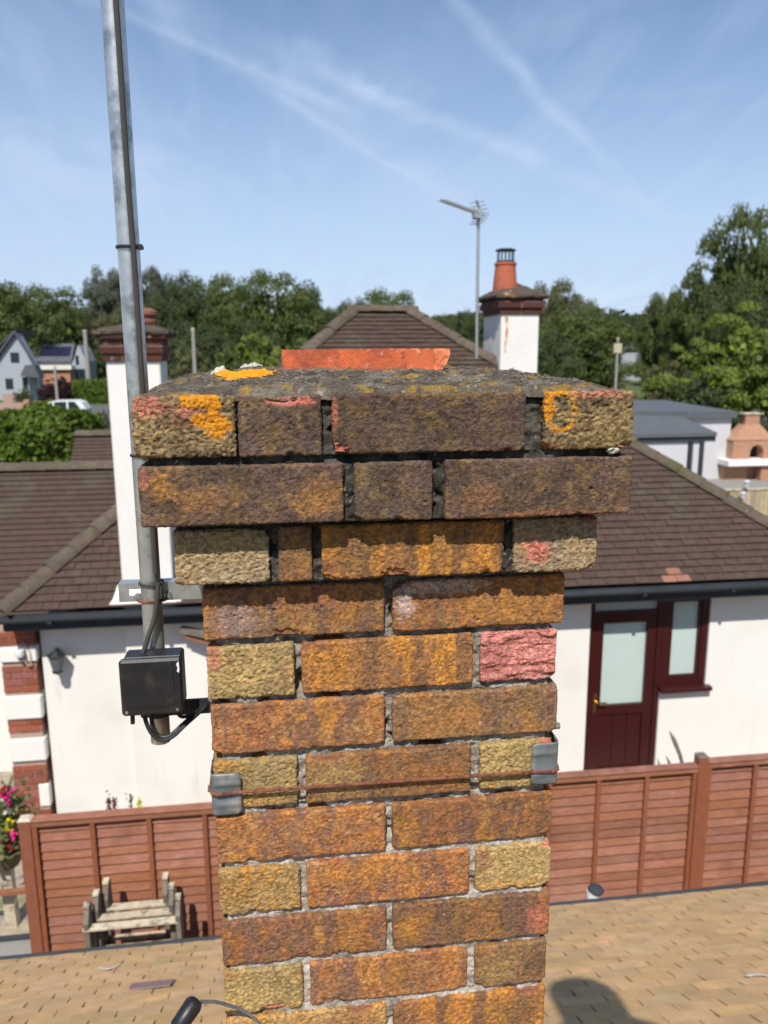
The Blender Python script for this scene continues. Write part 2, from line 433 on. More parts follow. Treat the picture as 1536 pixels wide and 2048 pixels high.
PAL = dict(
    orange=(.385, .166, .056), red=(.285, .108, .060), gold=(.53, .248, .044), purple=(.165, .096, .080),
    buff=(.445, .302, .120), olive=(.335, .232, .100), grey=(.31, .258, .160), dark=(.080, .058, .045),
    brown=(.235, .132, .066), pink=(.60, .185, .130), white=(.60, .47, .42), pale=(.46, .335, .140), ydark=(.20, .130, .050))
def brick_colour(P, n, typ, seed, patches, hgt):
    S = P*1000.                                     # millimetres
    big = fbm(S/[34, 60, 30], seed+1, 3); med = fbm(S/[11, 30, 11], seed+2, 3)
    w = fbm(S/[25, 40, 25], seed+9, 2)*14
    band = fbm(np.stack([(S[:, 0]+w)/19, S[:, 1]/80, S[:, 2]/130], 1), seed+3, 3)
    band2 = fbm(np.stack([(S[:, 0]+w)/31+40, S[:, 1]/80, S[:, 2]/150], 1), seed+4, 2)
    p = PAL
    ph = (seed*1.7) % 6.28
    stripe = sstep(.35, .80, np.sin((S[:, 0]+w*1.2)/(7.2+seed % 3)+ph)+(fbm(S/[9, 30, 40], seed+61, 2)-.5)*1.6)
    if typ == 'orange':
        c = lerp(p['orange'], p['gold'], sstep(.45, .70, big)*.55)
        c = lerp(c, p['red'], sstep(.44, .68, band2)*.6)
        c = lerp(c, p['buff'], sstep(.56, .74, fbm(S/[16, 30, 13], seed+66, 3))*.45)
        c = lerp(c, p['purple'], sstep(.51, .59, band)*sstep(.28, .5, med)*.75)
        c = lerp(c, p['brown'], sstep(.48, .70, med)*.6)
        c = lerp(c, np.array(p['purple'])*1.05, stripe*sstep(.4, .6, big)*.5)
    elif typ == 'gold':
        c = lerp(p['gold'], p['orange'], sstep(.4, .7, big)*.6)
        c = lerp(c, p['brown'], sstep(.52, .57, band)*.6)
        c = lerp(c, np.array(p['brown'])*.8, stripe*.8)
        c = lerp(c, p['olive'], sstep(.6, .8, med)*.3)
    elif typ == 'brown':
        c = lerp(p['brown'], p['orange'], sstep(.42, .68, big)*.65)
        c = lerp(c, p['purple'], sstep(.48, .66, band)*.7)
        c = lerp(c, p['ydark'], sstep(.5, .72, med)*.5)
    elif typ == 'buff':
        c = lerp(p['buff'], p['olive'], sstep(.4, .65, big)*.8)
        c = lerp(c, p['gold'], sstep(.60, .78, med)*.5)
    elif typ == 'pale':
        c = lerp(p['pale'], p['buff'], sstep(.35, .65, big)*.8)
        c = lerp(c, p['gold'], sstep(.62, .80, med)*.4)
    elif typ == 'yellow':
        c = lerp(p['gold'], p['buff'], sstep(.35, .62, big)*.75)
        c = lerp(c, p['olive'], sstep(.45, .7, band2)*.5)
    elif typ == 'grey':
        c = lerp(p['grey'], p['olive'], sstep(.4, .7, big)*.6)
        c = lerp(c, p['pale'], sstep(.58, .8, med)*.3)
    elif typ == 'sooty':                               # old buff brick, blackened
        c = lerp(p['olive'], np.array(p['dark'])*.8, sstep(.30, .56, big)*.85)
        c = lerp(c, p['buff'], sstep(.52, .72, med)*.6)*.82
        c = lerp(c, np.array(p['dark'])*.55, sstep(.50, .62, fbm(S/[5.5, 9, 5], seed+71, 3))*.75)
    elif typ == 'dark':
        c = lerp(p['dark'], np.array(p['dark'])*1.5, sstep(.4, .7, big))
        c = lerp(c, p['ydark'], sstep(.50, .70, med)*.7)
        c = lerp(c, p['purple'], sstep(.5, .7, band2)*.35)
    elif typ == 'pink':
        c = lerp((.74, .285, .215), (.56, .20, .15), sstep(.4, .65, big))
        c = lerp(c, (.60, .34, .29), sstep(.60, .78, med)*.6)
    sp = vnoise(S/2.0, seed+5)
    c = lerp(c, p['white'], sstep(.90, .97, sp)*.6*(1 if typ in ('orange', 'gold', 'brown') else .25))
    for (px, pz, rx, rz, cn, amt) in patches:          # worn spots, measured from the brick's centre in mm
        d = np.sqrt(((S[:, 0]-px)/rx)**2+((S[:, 2]-pz)/rz)**2)+(fbm(S/6, seed+7, 4, .65)-.5)*1.7
        c = lerp(c, p[cn], (1-sstep(.45, 1.25, d))*amt)
    grain = fbm(S/[3.6, 3.6, 3.0], seed+33, 2); hue = fbm(S/[6.5, 9, 6.5], seed+34, 2)
    rg_ = random.Random(seed*3+1); c = c*np.array([rg_.uniform(.98, 1.07), rg_.uniform(.96, 1.03), rg_.uniform(.95, 1.12)])*rg_.uniform(.86, 1.14)
    ga_ = .56 if typ != 'sooty' else .95
    c = c*(1-ga_/2+ga_*sstep(.30, .70, grain))[:, None]
    dk = sstep(.66, .80, vnoise(S/[2.6, 4, 2.2], seed+35)); c = c*(1-.42*dk)[:, None]
    c = lerp(c, np.array(p['brown' if typ in ('orange', 'gold', 'brown', 'dark') else 'olive'])*(1 if typ != 'dark' else .75), sstep(.52, .75, hue)*(.5 if typ != 'pink' else 0))
    c = lerp(c, np.array(p['gold' if typ in ('orange', 'gold', 'brown') else 'ydark' if typ == 'dark' else 'buff']), sstep(.52, .30, hue)*(.22 if typ != 'pink' else 0))
    return np.clip(c, 0, 1)
def ell(cx, cy, rx, ry): return lambda u, v: 1-np.sqrt(((u-cx)/rx)**2+((v-cy)/ry)**2)
def union(*fs): return lambda u, v: np.max([f(u, v) for f in fs], axis=0)
def px_front(x, y, yy): q = at(x, y, yy); return q[0]*1000, q[2]*1000
yA = -.0605
e1 = px_front(385, 803, yA); e2 = px_front(420, 806, yA); e3 = px_front(432, 850, yA); e4 = px_front(403, 840, yA); e5 = px_front(427, 822, yA)
fnA = union(ell(*e1, 16, 7.5), ell(*e2, 12, 9.5), ell(*e3, 16, 14.5), ell(*e4, 13, 7), ell(*e5, 7, 11))
r1 = px_front(1122, 823, yA)
def ringD(u, v):
    d = np.sqrt(((u-r1[0])/19)**2+((v-r1[1])/25)**2)
    return np.maximum(.30-np.abs(d-.86)*2.4, np.maximum(1-np.sqrt(((u-r1[0]+14)/6.5)**2+((v-r1[1]-4)/19)**2), 1-np.sqrt(((u-r1[0]+6)/30)**2+((v-r1[1]-25)/8)**2)))
ROUGHNESS = dict(orange=.75, gold=1.0, brown=.7, buff=1.45, pale=1.1, yellow=1.35, grey=1.5, sooty=1.7, dark=.8, pink=1.2)
def brick_obj(name, x0, x1, y0, y1, z0, z1, typ, seed, patches=(), fine=True, rot=0., chips=3, label=None, lich=None):
    hx, hy, hz = (x1-x0)/2, (y1-y0)/2, (z1-z0)/2
    r = .0030 if fine else .004
    if fine:
        P, n, Q = rbox(hx, hy, hz, r, samples(hx, .00112), ydense(hy), samples(hz, .00112))
    else:
        P, n, Q = rbox(hx, hy, hz, r, samples(hx, .02), samples(hy, .02), samples(hz, .016), back=True)
    rng = random.Random(seed)
    wob = np.zeros(len(P))
    S = P*1000+seed*37.7
    am = ROUGHNESS[typ]*.001
    hgt = np.zeros(len(P))
    if fine:
        q = S/[3.1, 3.1, 2.6]
        warp = np.stack([fbm(S/7, seed+50, 2), fbm(S/7+9, seed+51, 2), fbm(S/7+5, seed+52, 2)], 1)*1.7
        a = vnoise(q+warp, seed+11); b = vnoise(q*2.1+warp, seed+12)
        hgt = (sstep(.24, .72, a)-.5)*.75+(b-.5)*.75
        wob = hgt*am*1.25
        if typ == 'pink':                               # spalled: the fired face has broken away
            t = fbm(S/[26, 26, 7], seed+21, 4)
            front = sstep(.2, .8, -n[:, 1])
            step = np.floor(t*7)/7*.6+t*.4
            wob = wob*.7+(step-.52)*.013*front
            hgt = t-.5
    wob = wob+(fbm(S/[46, 46, 34], seed+13, 2)-.5)*.0019
    edge = (np.abs(n) > .25).sum(1) > 1
    wob = wob - edge*np.maximum(0, fbm(S/15, seed+14, 3)-.52)*(.0055 if fine else .002)
    V = P+n*wob[:, None]
    for k in range(chips if fine else 0):
        cx = rng.choice((-1, 1, rng.uniform(-1, 1)))*hx; cz = rng.choice((-1, 1))*hz; rc = rng.uniform(.003, .009)
        d = np.linalg.norm((P-[cx, -hy, cz])*[1, 1, 1.2], axis=1)+(fbm(S/5, seed+k, 2)-.5)*.005
        V -= (n*(np.clip(1-d/rc, 0, 1)*rc*.6)[:, None])
    col = brick_colour(P, n, typ, seed, patches, hgt)
    if fine and typ != 'pink':
        for k in range(rng.randint(3, 9)):
            cx, cz, rc = rng.uniform(-hx, hx), rng.uniform(-hz, hz), rng.uniform(.0012, .0030)
            d = np.linalg.norm(P-[cx, -hy, cz], axis=1)/rc
            V -= n*(np.clip(1-d*d, 0, 1)*rc*.9)[:, None]
        for k in range(rng.choice((0, 1, 1, 2))):
            cx = rng.choice((-1, 1, rng.uniform(-.9, .9)))*hx; cz = rng.choice((-1, 1))*hz; rc = rng.uniform(.009, .017)
            d = np.linalg.norm((P-[cx, -hy, cz])*[.7, 1, 1.3], axis=1)/rc+(fbm(S/4, seed+80+k, 3)-.5)*.9
            kk = np.clip(1-d, 0, 1)
            V -= n*(sstep(0, .35, kk)*(.0022+.002*fbm(S/5, seed+81, 2)))[:, None]
            if rng.random() < .7: col = lerp(col, PAL['pink' if typ in ('dark', 'buff', 'sooty', 'grey', 'pale') else 'red'], sstep(.02, .25, kk)*.75)
    if lich is not None:                                # orange lichen rosettes growing on the face
        lm = lich((P[:, 0]+(x0+x1)/2)*1000, (P[:, 2]+(z0+z1)/2)*1000)+(fbm(S/5.0, 77, 4, .7)-.5)*1.25
        lm = np.where(n[:, 1] < .3, lm, -1)
        gr_ = vnoise(S/1.9, 78)
        k = sstep(-.02, .16, lm)*(1-.75*sstep(.70, .86, gr_))
        col = lerp(col, (.74, .305, .012), k*.92); col = lerp(col, (.48, .155, .010), k*sstep(.35, .65, gr_)*.7)
        col = lerp(col, (.46, .42, .30), sstep(-.22, -.10, lm)*(1-k)*sstep(.5, .7, vnoise(S/3, 83))*.5)
        V += n*(k*.0005*vnoise(S/2.4, 79))[:, None]
    if rot:
        c, s = math.cos(rot), math.sin(rot); V = np.stack([V[:, 0]*c-V[:, 2]*s, V[:, 1], V[:, 0]*s+V[:, 2]*c], 1)
    me = fast_mesh(name, V, Q, col)
    o = link(name, me, M_brick, chim, ((x0+x1)/2-CH[0], (y0+y1)/2-CH[1], (z0+z1)/2-CH[2]))
    if label: o['label'] = label
    return o

# rows from the top: (proj, ztop, zbottom, front bricks)
ROWS = [
  (.060, .228, .163, [(-.2785, -.1715, 'sooty', [(-40, 22, 22, 12, 'pink', .8), (5, 18, 14, 9, 'pink', .85), (-5, 4, 16, 8, 'red', .5), (10, -14, 45, 18, 'buff', .3)]),
                      (-.1690, -.0800, 'dark', [(12, 27, 20, 6, 'pink', .75), (30, 26, 10, 5, 'pink', .7)]),
                      (-.0690, .1480, 'dark', [(-106, 14, 6, 16, 'pink', .7), (20, 30, 70, 4, 'ydark', .6)]),
                      (.1685, .2740, 'sooty', [(20, -8, 50, 26, 'buff', .35), (10, 29, 40, 6, 'pink', .5), (-40, -26, 22, 8, 'ydark', .6)])]),
  (.058, .153, .087, [(-.2765, -.0570, 'dark', [(-85, 12, 16, 20, 'gold', .5), (-40, -4, 40, 18, 'orange', .4), (80, -6, 30, 22, 'gold', .4), (-104, 20, 8, 12, 'pink', .4)]),
                      (-.0455, .0430, 'dark', []),
                      (.0570, .2775, 'dark', [(-70, -8, 26, 16, 'orange', .3), (20, -30, 100, 5, 'red', .5)])]),
  (.030, .0775, .0120, [(-.2480, -.1420, 'grey', []), (-.1310, -.0925, 'brown', []),
                      (-.0810, .1350, 'gold', [(-100, -18, 10, 10, 'red', .8), (-70, 10, 35, 40, 'ydark', .6)]),
                      (.1480, .2510, 'grey', [(-24, -6, 22, 18, 'pink', .95), (30, -10, 30, 18, 'pale', .5)])]),
  (0, 0, -.065, [(-.2225, -.0045, 'orange', [(-70, -8, 34, 20, 'white', .35), (20, 16, 70, 18, 'red', .6)]),
                 (.0060, .2240, 'orange', [(-95, 6, 14, 26, 'white', .8), (-50, 24, 60, 12, 'white', .7), (40, -10, 60, 24, 'gold', .5)])]),
  (0, 0, -.065, [(-.2205, -.1165, 'buff', [(-44, 22, 10, 18, 'pink', .7), (42, -6, 9, 20, 'red', .45)]),
                 (-.1070, .1070, 'gold', [(-70, 0, 26, 30, 'gold', .7), (-100, -16, 8, 20, 'red', .5)]),
                 (.1180, .2170, 'pink', [])]),
  (0, 0, -.065, [(-.2195, -.0050, 'orange', []), (.0052, .2210, 'brown', [(-40, -5, 50, 26, 'orange', .5)])]),
  (0, 0, -.065, [(-.2195, -.1160, 'buff', [(-34, 26, 20, 8, 'gold', .8), (10, -22, 40, 14, 'gold', .4)]),
                 (-.1060, .1080, 'brown', [(-70, 4, 44, 30, 'buff', .7), (60, -4, 34, 28, 'orange', .5)]),
                 (.1195, .2195, 'buff', [(0, 4, 50, 30, 'pale', .35)])]),
  (0, 0, -.065, [(-.2195, -.0045, 'orange', []), (.0045, .2195, 'orange', [(-96, 0, 12, 28, 'gold', .6)])]),
  (0, 0, -.065, [(-.2200, -.1170, 'yellow', []), (-.1080, .1080, 'orange', [(-40, 14, 60, 18, 'gold', .5)]),
                 (.1165, .2200, 'pale', [(-42, 18, 12, 20, 'red', .75), (0, -24, 50, 9, 'gold', .4)])]),
  (0, 0, -.065, [(-.2200, -.0040, 'orange', []), (.0045, .2205, 'brown', [(-88, -4, 18, 26, 'gold', .7), (92, -4, 20, 26, 'pink', .7)])]),
  (0, 0, -.065, [(-.2200, -.1170, 'buff', [(-44, 28, 14, 6, 'orange', .6)]), (-.1070, .1075, 'orange', [(30, 0, 40, 26, 'ydark', .45), (-60, 0, 30, 26, 'purple', .4)]),
                 (.1180, .2195, 'brown', [(-20, 0, 30, 30, 'olive', .6), (36, 0, 20, 30, 'dark', .6)])]),
  (0, 0, -.065, [(-.2200, -.0050, 'yellow', [(60, 10, 40, 20, 'red', .4)]), (.0050, .2200, 'gold', [(60, 0, 50, 30, 'ydark', .6)])]),
]
seed = 100
zt = 0
for ri in range(22):
    if ri < len(ROWS):
        p, a, b, fr = ROWS[ri]
        if ri >= 3: a, b = -.075*(ri-3), -.075*(ri-3)-.065
    else:
        p = 0; a, b = -.075*(ri-3), -.075*(ri-3)-.065
        fr = ([(-.22, -.005, 'orange', []), (.005, .22, 'brown', [])] if ri % 2 else
              [(-.22, -.1175, 'buff', []), (-.1075, .1075, 'orange', []), (.1175, .22, 'yellow', [])])
    fine = ri < 12
    z1, z0 = Z0+a, Z0+b
    yf, yb = -p, .44+p
    n = len(fr)
    jr = random.Random(ri)
    for k, (xa, xb, typ, pat) in enumerate(fr):
        seed += 1
        corner = (k == 0 or k == n-1)
        deep = .215 if (n > 2 and corner) or (xb-xa) < .12 else .1025
        brick_obj('brick', xa, xb, yf+jr.uniform(-.0012, .0012)+(.001 if typ == 'pink' else 0), yf+deep, z0+jr.uniform(-.001, .001), z1+jr.uniform(-.001, .001), typ, seed, pat, fine,
                  rot=jr.uniform(-.004, .004), lich=(fnA if (ri, k) == (0, 0) else ringD if (ri, k) == (0, 3) else None), label='spalled pink brick with its face broken away' if typ == 'pink' else None)
    # sides and back, plain but complete
    types = ['orange', 'brown', 'buff', 'gold', 'dark'] if ri > 2 else ['dark', 'sooty', 'brown']
    hw = .22+p
    if n == 2:
        side = [(yf+.1125, yb-.1125)]
    elif ri == 1:
        side = [(yf+.1125, (yf+yb)/2-.005), ((yf+yb)/2+.005, yb-.1125)]
    else:
        side = [(yf+.225, yb)]
    for (ya, yb_) in side:
        for sgn in (-1, 1):
            seed += 1
            xs = (-hw, -hw+.1025) if sgn < 0 else (hw-.1025, hw)
            brick_obj('brick', xs[0], xs[1], ya, yb_, z0, z1, jr.choice(types), seed, (), False)
    bk = [(-hw, -.005), (.005, hw)] if (n == 2 or ri == 1) else [(-hw+.1125, hw-.1125)]
    for xa, xb in bk:
        seed += 1
        brick_obj('brick', xa, xb, yb-.1025, yb, z0, z1, jr.choice(types), seed, (), False)
    # mortar core of this course and the bed above it
    rec = .0100 if ri < 4 else (.0095 if ri < 8 else .0062)
    if fine:
        hx, hy, hz = .22+p-rec-.002, .22+p-.006, (z1-z0+(.0118 if ri else .0004))/2
        P, nn, Q = rbox(hx, hy, hz, .002, samples(hx, .0021), np.array([-hy, -hy+.004, -hy+.02, 0, hy]), samples(hz, .0021), back=True)
        S = P*1000+ri*91
        front = sstep(.3, .9, -nn[:, 1])
        bedz = sstep(hz-.013, hz-.011, P[:, 2])
        rough_ = (fbm(S/9, 300+ri, 4)-.5)*.013 + (vnoise(S/3.1, 400+ri)-.5)*.0025
        hole = sstep(.58, .74, fbm(S/[42, 42, 26], 500+ri, 3))*(.016 if ri < 7 else .006)
        lip = -(sstep(.56, .72, fbm(S/[48, 48, 300], 610+ri, 2)))*bedz*(.005 if 0 < ri < 8 else .001)
        dy = (rec-.006) + hole + rough_*(1 if ri < 8 else .7) + lip
        V = P.copy(); V[:, 1] += np.maximum(dy, -.003)*front
        g = fbm(S/14, 700+ri, 3); g2 = vnoise(S/2.2, 720+ri)
        if ri < 3:
            c = lerp((.095, .084, .070), (.045, .040, .034), sstep(.4, .6, g)); c = lerp(c, (.34, .33, .29), sstep(.82, .94, g2)*.8)
        else:
            k2 = min(1, (ri-3)/5)
            base = np.array((.22, .195, .165))*(1-k2)+np.array((.46, .41, .345))*k2
            c = lerp(base, base*.55, sstep(.45, .68, g)); c = lerp(c, (.60, .57, .52), sstep(.78, .92, g2)*.7); c = lerp(c, (.10, .09, .08), sstep(.80, .94, vnoise(S/2.6+9, 740+ri))*.7)
        me = fast_mesh('mortar', V, Q, c)
        link('mortar', me, M_mortar, chim, (0, .22, z0+hz-.0009-CH[2]))
    else:
        hx, hy, hz = .214+p, .214+p, (z1-z0+.0118)/2
        P, nn, Q = rbox(hx, hy, hz, .002, samples(hx, .06), samples(hy, .06), samples(hz, .03), back=True)
        me = fast_mesh('mortar', P, Q, np.tile((.34, .30, .25), (len(P), 1)))
        link('mortar', me, M_mortar, chim, (0, .22, z0+hz-.0009-CH[2]))

# cement flaunching on top, a low mound round the pot
gx = np.linspace(-.2765, .2725, 190); gy = np.linspace(-.0585, .496, 150)
A, B = np.meshgrid(gx, gy, indexing='ij'); X, Y = A.ravel(), B.ravel()
dx = np.maximum(np.abs(X+.01)-.12, 0); dy = np.maximum(np.abs(Y-.22)-.11, 0)
d = np.sqrt(dx**2+dy**2)
S = np.stack([X, Y, X*0], 1)*1000
h = .0195*np.clip(1-d/.19, 0, 1)**.8 + (fbm(S/38, 801, 4)-.5)*.009 + (fbm(S/7, 803, 3)-.5)*.005
lump = sstep(.60, .80, fbm(S/17, 805, 3)); h += lump*.0035*sstep(.02, .10, Y+.06)
edge = np.minimum(np.minimum(X+.2765, .2725-X), np.minimum(Y+.0585, .496-Y)); h -= .007*(1-sstep(0, .010, edge)); h += .004*sstep(0, .02, edge)
Zt = Z0+.2275+h-.001
i = np.arange(189)[:, None]*150+np.arange(149)[None, :]; i = i.ravel(); Q = np.stack([i, i+150, i+151, i+1], 1)
g = fbm(S/30, 811, 4); g2 = vnoise(S/3, 812); g3 = fbm(S/12, 813, 3)
c = lerp((.105, .085, .064), (.18, .152, .115), sstep(.4, .65, g)); c = lerp(c, (.055, .045, .036), sstep(.52, .66, g3)*.75)
c = lerp(c, (.42, .39, .32), sstep(.82, .93, g2)*.6); c = lerp(c, (.30, .18, .03), sstep(.68, .74, fbm(S/16, 817, 2))*.7)
V = np.stack([X, Y, Zt-CH[2]], 1)
# skirt down to the bricks
link('flaunching', fast_mesh('flaunching', V, Q, c), M_flaunch, chim)
tag(MB().box(-.262, .260, -.045, .482, Z0+.20, Z0+.2255).build('mortar_bed', M_sarking, chim))

def mask_patch(name, fn, u0, u1, v0, v1, mapf, m, seed, step=.0014, amp=.0010, lift=.0016):
    """a crust grown on a surface: grid cells where fn(u,v) > 0"""
    us = np.arange(u0, u1, step); vs = np.arange(v0, v1, step)
    A, B = np.meshgrid(us, vs, indexing='ij'); u, v = A.ravel(), B.ravel()
    S = np.stack([u, v, u*0], 1)*1000
    mval = fn(u*1000, v*1000)+(fbm(S/4, seed, 3)-.5)*.7
    k = np.clip(mval*2.2, 0, 1)
    nb = len(vs); i = np.arange(len(us)-1)[:, None]*nb+np.arange(nb-1)[None, :]; i = i.ravel()
    keep = (mval[i] > 0) & (mval[i+nb+1] > 0) & (mval[i+1] > 0) & (mval[i+nb] > 0); i = i[keep]
    Q = np.stack([i, i+nb, i+nb+1, i+1], 1)
    hh = -.0012+(lift+.0012)*k+(fbm(S/2.2, seed+1, 2)-.35)*amp*2*k
    P = mapf(u, v, hh)
    used, inv = np.unique(Q, return_inverse=True); Q = inv.reshape(Q.shape); P = P[used]-CH
    return link(name, fast_mesh(name, P, Q), m, chim)
front = lambda yy: (lambda u, v, hh: np.stack([u, yy-hh, v], 1))
q1 = px_front(500, 1527, -.0)
mask_patch('lichen_patch', union(ell(*px_front(710, 1527, 0), 3.4, 4), ell(*px_front(711, 1540, 0), 2.2, 5)), px_front(700, 1, 0)[0]/1000-.005, px_front(722, 1, 0)[0]/1000+.02, Z0-.26, Z0-.22, front(-.0008), M_lichen, 903)
t1 = atz(490, 768, Z0+.235)
def topz(u, v):
    ix = np.clip(np.round((u-gx[0])/(gx[1]-gx[0])).astype(int), 0, 189); iy = np.clip(np.round((v-gy[0])/(gy[1]-gy[0])).astype(int), 0, 149)
    return Zt.reshape(190, 150)[ix, iy]
topmap = lambda u, v, hh: np.stack([u, v, topz(u, v)+hh+.0012], 1)
mask_patch('lichen_patch', ell(t1[0]*1000, t1[1]*1000, 41, 30), t1[0]-.06, t1[0]+.06, max(t1[1]-.05, -.05), t1[1]+.05, topmap, M_lichen, 904)
for k, (x, y, rx, ry, m) in enumerate(((985, 781, 12, 9, M_lichen_grey), (500, 747, 22, 14, M_lichen_grey), (440, 752, 12, 10, M_lichen_grey), (700, 768, 7, 8, M_lichen_grey), (1040, 764, 12, 10, M_lichen_grey))):
    t = atz(x, y, Z0+.24)
    mask_patch('lichen_patch', ell(t[0]*1000, t[1]*1000, rx, ry), t[0]-.04, t[0]+.04, max(t[1]-.03, -.052), t[1]+.03, topmap, m, 910+k, lift=.005, amp=.004)
w1 = px_front(1228, 900, -.056)
mask_patch('lichen_patch', ell(*w1, 10, 5), w1[0]/1000-.02, w1[0]/1000+.02, w1[1]/1000-.012, w1[1]/1000+.012, front(-.054), M_lichen_grey, 920, lift=.005, amp=.004)

# loose moss, grit and mortar crumbs scattered on the flaunching
rng = random.Random(3)
mb = MB()
for k in range(700):
    x = rng.uniform(-.262, .258); y = rng.choice((rng.uniform(-.045, .12), rng.uniform(-.045, .30)))
    if abs(x+.01) < .11 and .105 < y < .335: continue
    s = rng.uniform(.0006, .0018)*(2 if rng.random() < .10 else 1)
    z = float(topz(np.array([x]), np.array([y]))[0])
    P = []
    for kk in range(6):
        P.append(Vector(((1, 0, 0), (-1, 0, 0), (0, 1, 0), (0, -1, 0), (0, 0, 1), (0, 0, -1))[kk])*s*rng.uniform(.5, 1.3))
    E_ = Euler((rng.uniform(0, 6), rng.uniform(0, 6), 0)).to_matrix()
    mb._add([E_@p_+Vector((x, y, z+s*.25)) for p_ in P], [(0, 2, 4), (2, 1, 4), (1, 3, 4), (3, 0, 4), (2, 0, 5), (1, 2, 5), (3, 1, 5), (0, 3, 5)])
M_crumb = mat('mortar_crumbs', (.15, .12, .09), .95, island=.55)
tag(mb.build('crumbs', M_crumb, chim), kind='stuff')

# remains of the square terracotta flue pot
pot = bpy.data.objects.new('chimney_pot', None); COL.objects.link(pot); pot.parent = chim; pot.location = (0, 0, 1.72)
px0, px1, py0, py1, pz0, pz1, wth = -.1185, .0985, .110, .328, Z0+.225, Z0+.2765, .020
step = .003
def wall_front(m_ang):
    xs = np.arange(px0, px1+1e-6, (px1-px0)/96); zs = np.arange(pz0, pz1+1e-6, (pz1-pz0)/22)
    A, B = np.meshgrid(xs, zs, indexing='ij'); x, z = A.ravel(), B.ravel()
    S = np.stack([x, x*0, z], 1)*1000
    tN = fbm(S/11, 951, 4)
    k = sstep(.040, .058, x+(z-pz0)*.25+(tN-.5)*.03)          # broken right-hand corner
    y = py0+(fbm(S/14, 950, 3)-.5)*.0016+k*(.006+(tN-.5)*.016)
    bite = k*sstep(.0, 1, (pz1-z-.004)/.045)
    x2 = x-bite*.020*sstep(.06, .0985, x)
    n = len(zs); i = np.arange(len(xs)-1)[:, None]*n+np.arange(n-1)[None, :]; i = i.ravel()
    c = lerp((.60, .135, .05), (.44, .10, .045), sstep(.4, .7, fbm(S/30, 952, 3)))
    c = lerp(c, (.30, .095, .055), sstep(.52, .72, fbm(S/[10, 10, 16], 957, 4))*.55)
    c = lerp(c, (.64, .19, .085), k); c = lerp(c, (.22, .13, .10), sstep(.012, .004, z-pz0-.020)*.6*(1-k))
    c = lerp(c, (.66, .36, .25), sstep(.83, .93, vnoise(S/2.4, 953))*.6)
    z = z-sstep(pz1-.006, pz1, z)*np.maximum(0, fbm(np.stack([x*1000, x*0, x*0], 1)/5, 955, 3)-.5)*.007
    return np.stack([x2, y, z], 1), np.stack([i, i+n, i+n+1, i+1], 1), c
M_terra_v = mat('terracotta_flue', attr=True, rough=.82, spec=.25, noise=(150, .18), bump=(260, .5, .003))
V, Q, c = wall_front(0)
po = np.array(pot.location)+CH
link('front_wall', fast_mesh('front_wall', V-po, Q, c), M_terra_v, pot)
mb = MB().box(px0+.001, px1-.022, py0+.0035, py0+wth, pz0, pz1-.0012)
mb.box(px0+.0005, px0+wth, py0+wth+.001, py1-wth, pz0, pz1-.001).box(px1-wth-.004, px1-.004, py0+wth+.001, py1-wth, pz0, pz1-.0016).box(px0, px1, py1-wth+.001, py1, pz0, pz1-.0008)
mb.build('flue_wall', M_terra, pot)

# lashing wire and corner plates
zl, zr = at(470, 1583, -.006)[2], at(1090, 1540, -.006)[2]
def wire_z(x): return zl+(zr-zl)*(x+.19)/(.38)
wr = .0026
lash = empty('lashing_wire', 'rusty lashing wire stretched across the chimney between two corner plates', 'wire', (0, -.008, zl))
pts = [(-.2255, .44, zl-.0), (-.2252, .05, zl), (-.2246, .004, wire_z(-.226)), (-.2222, -.0066, wire_z(-.223)), (-.215, -.0105, wire_z(-.215))]
pts += [(x, -.0085, wire_z(x)) for x in np.linspace(-.19, .19, 14)]
pts += [(.215, -.0105, wire_z(.215)), (.2222, -.0066, wire_z(.223)), (.2246, .004, wire_z(.226)), (.2252, .05, zr), (.2255, .44, zr)]
def twist(pts, r, ph):
    out = []; acc = 0
    P = [Vector(p) for p in pts]
    dense = []
    for a, b in zip(P[:-1], P[1:]):
        n = max(2, int((b-a).length/.0016)) if (b.y < .06 and a.y < .06) else 3
        for k in range(n): dense.append(a.lerp(b, k/n))
    dense.append(P[-1])
    for k, p in enumerate(dense):
        if k: acc += (p-dense[k-1]).length
        t = acc/.011*2*math.pi+ph
        d = (dense[min(k+1, len(dense)-1)]-dense[max(k-1, 0)]).normalized()
        u = Vector((0, 0, 1)); v = d.cross(u).normalized()
        out.append(p+(u*math.cos(t)+v*math.sin(t))*r)
    return out
for ph in (0, 2.09, 4.19):
    MB().tube(twist(pts, .0010, ph), .0013, 6).build('wire_strand', M_rust, lash, smooth=True)
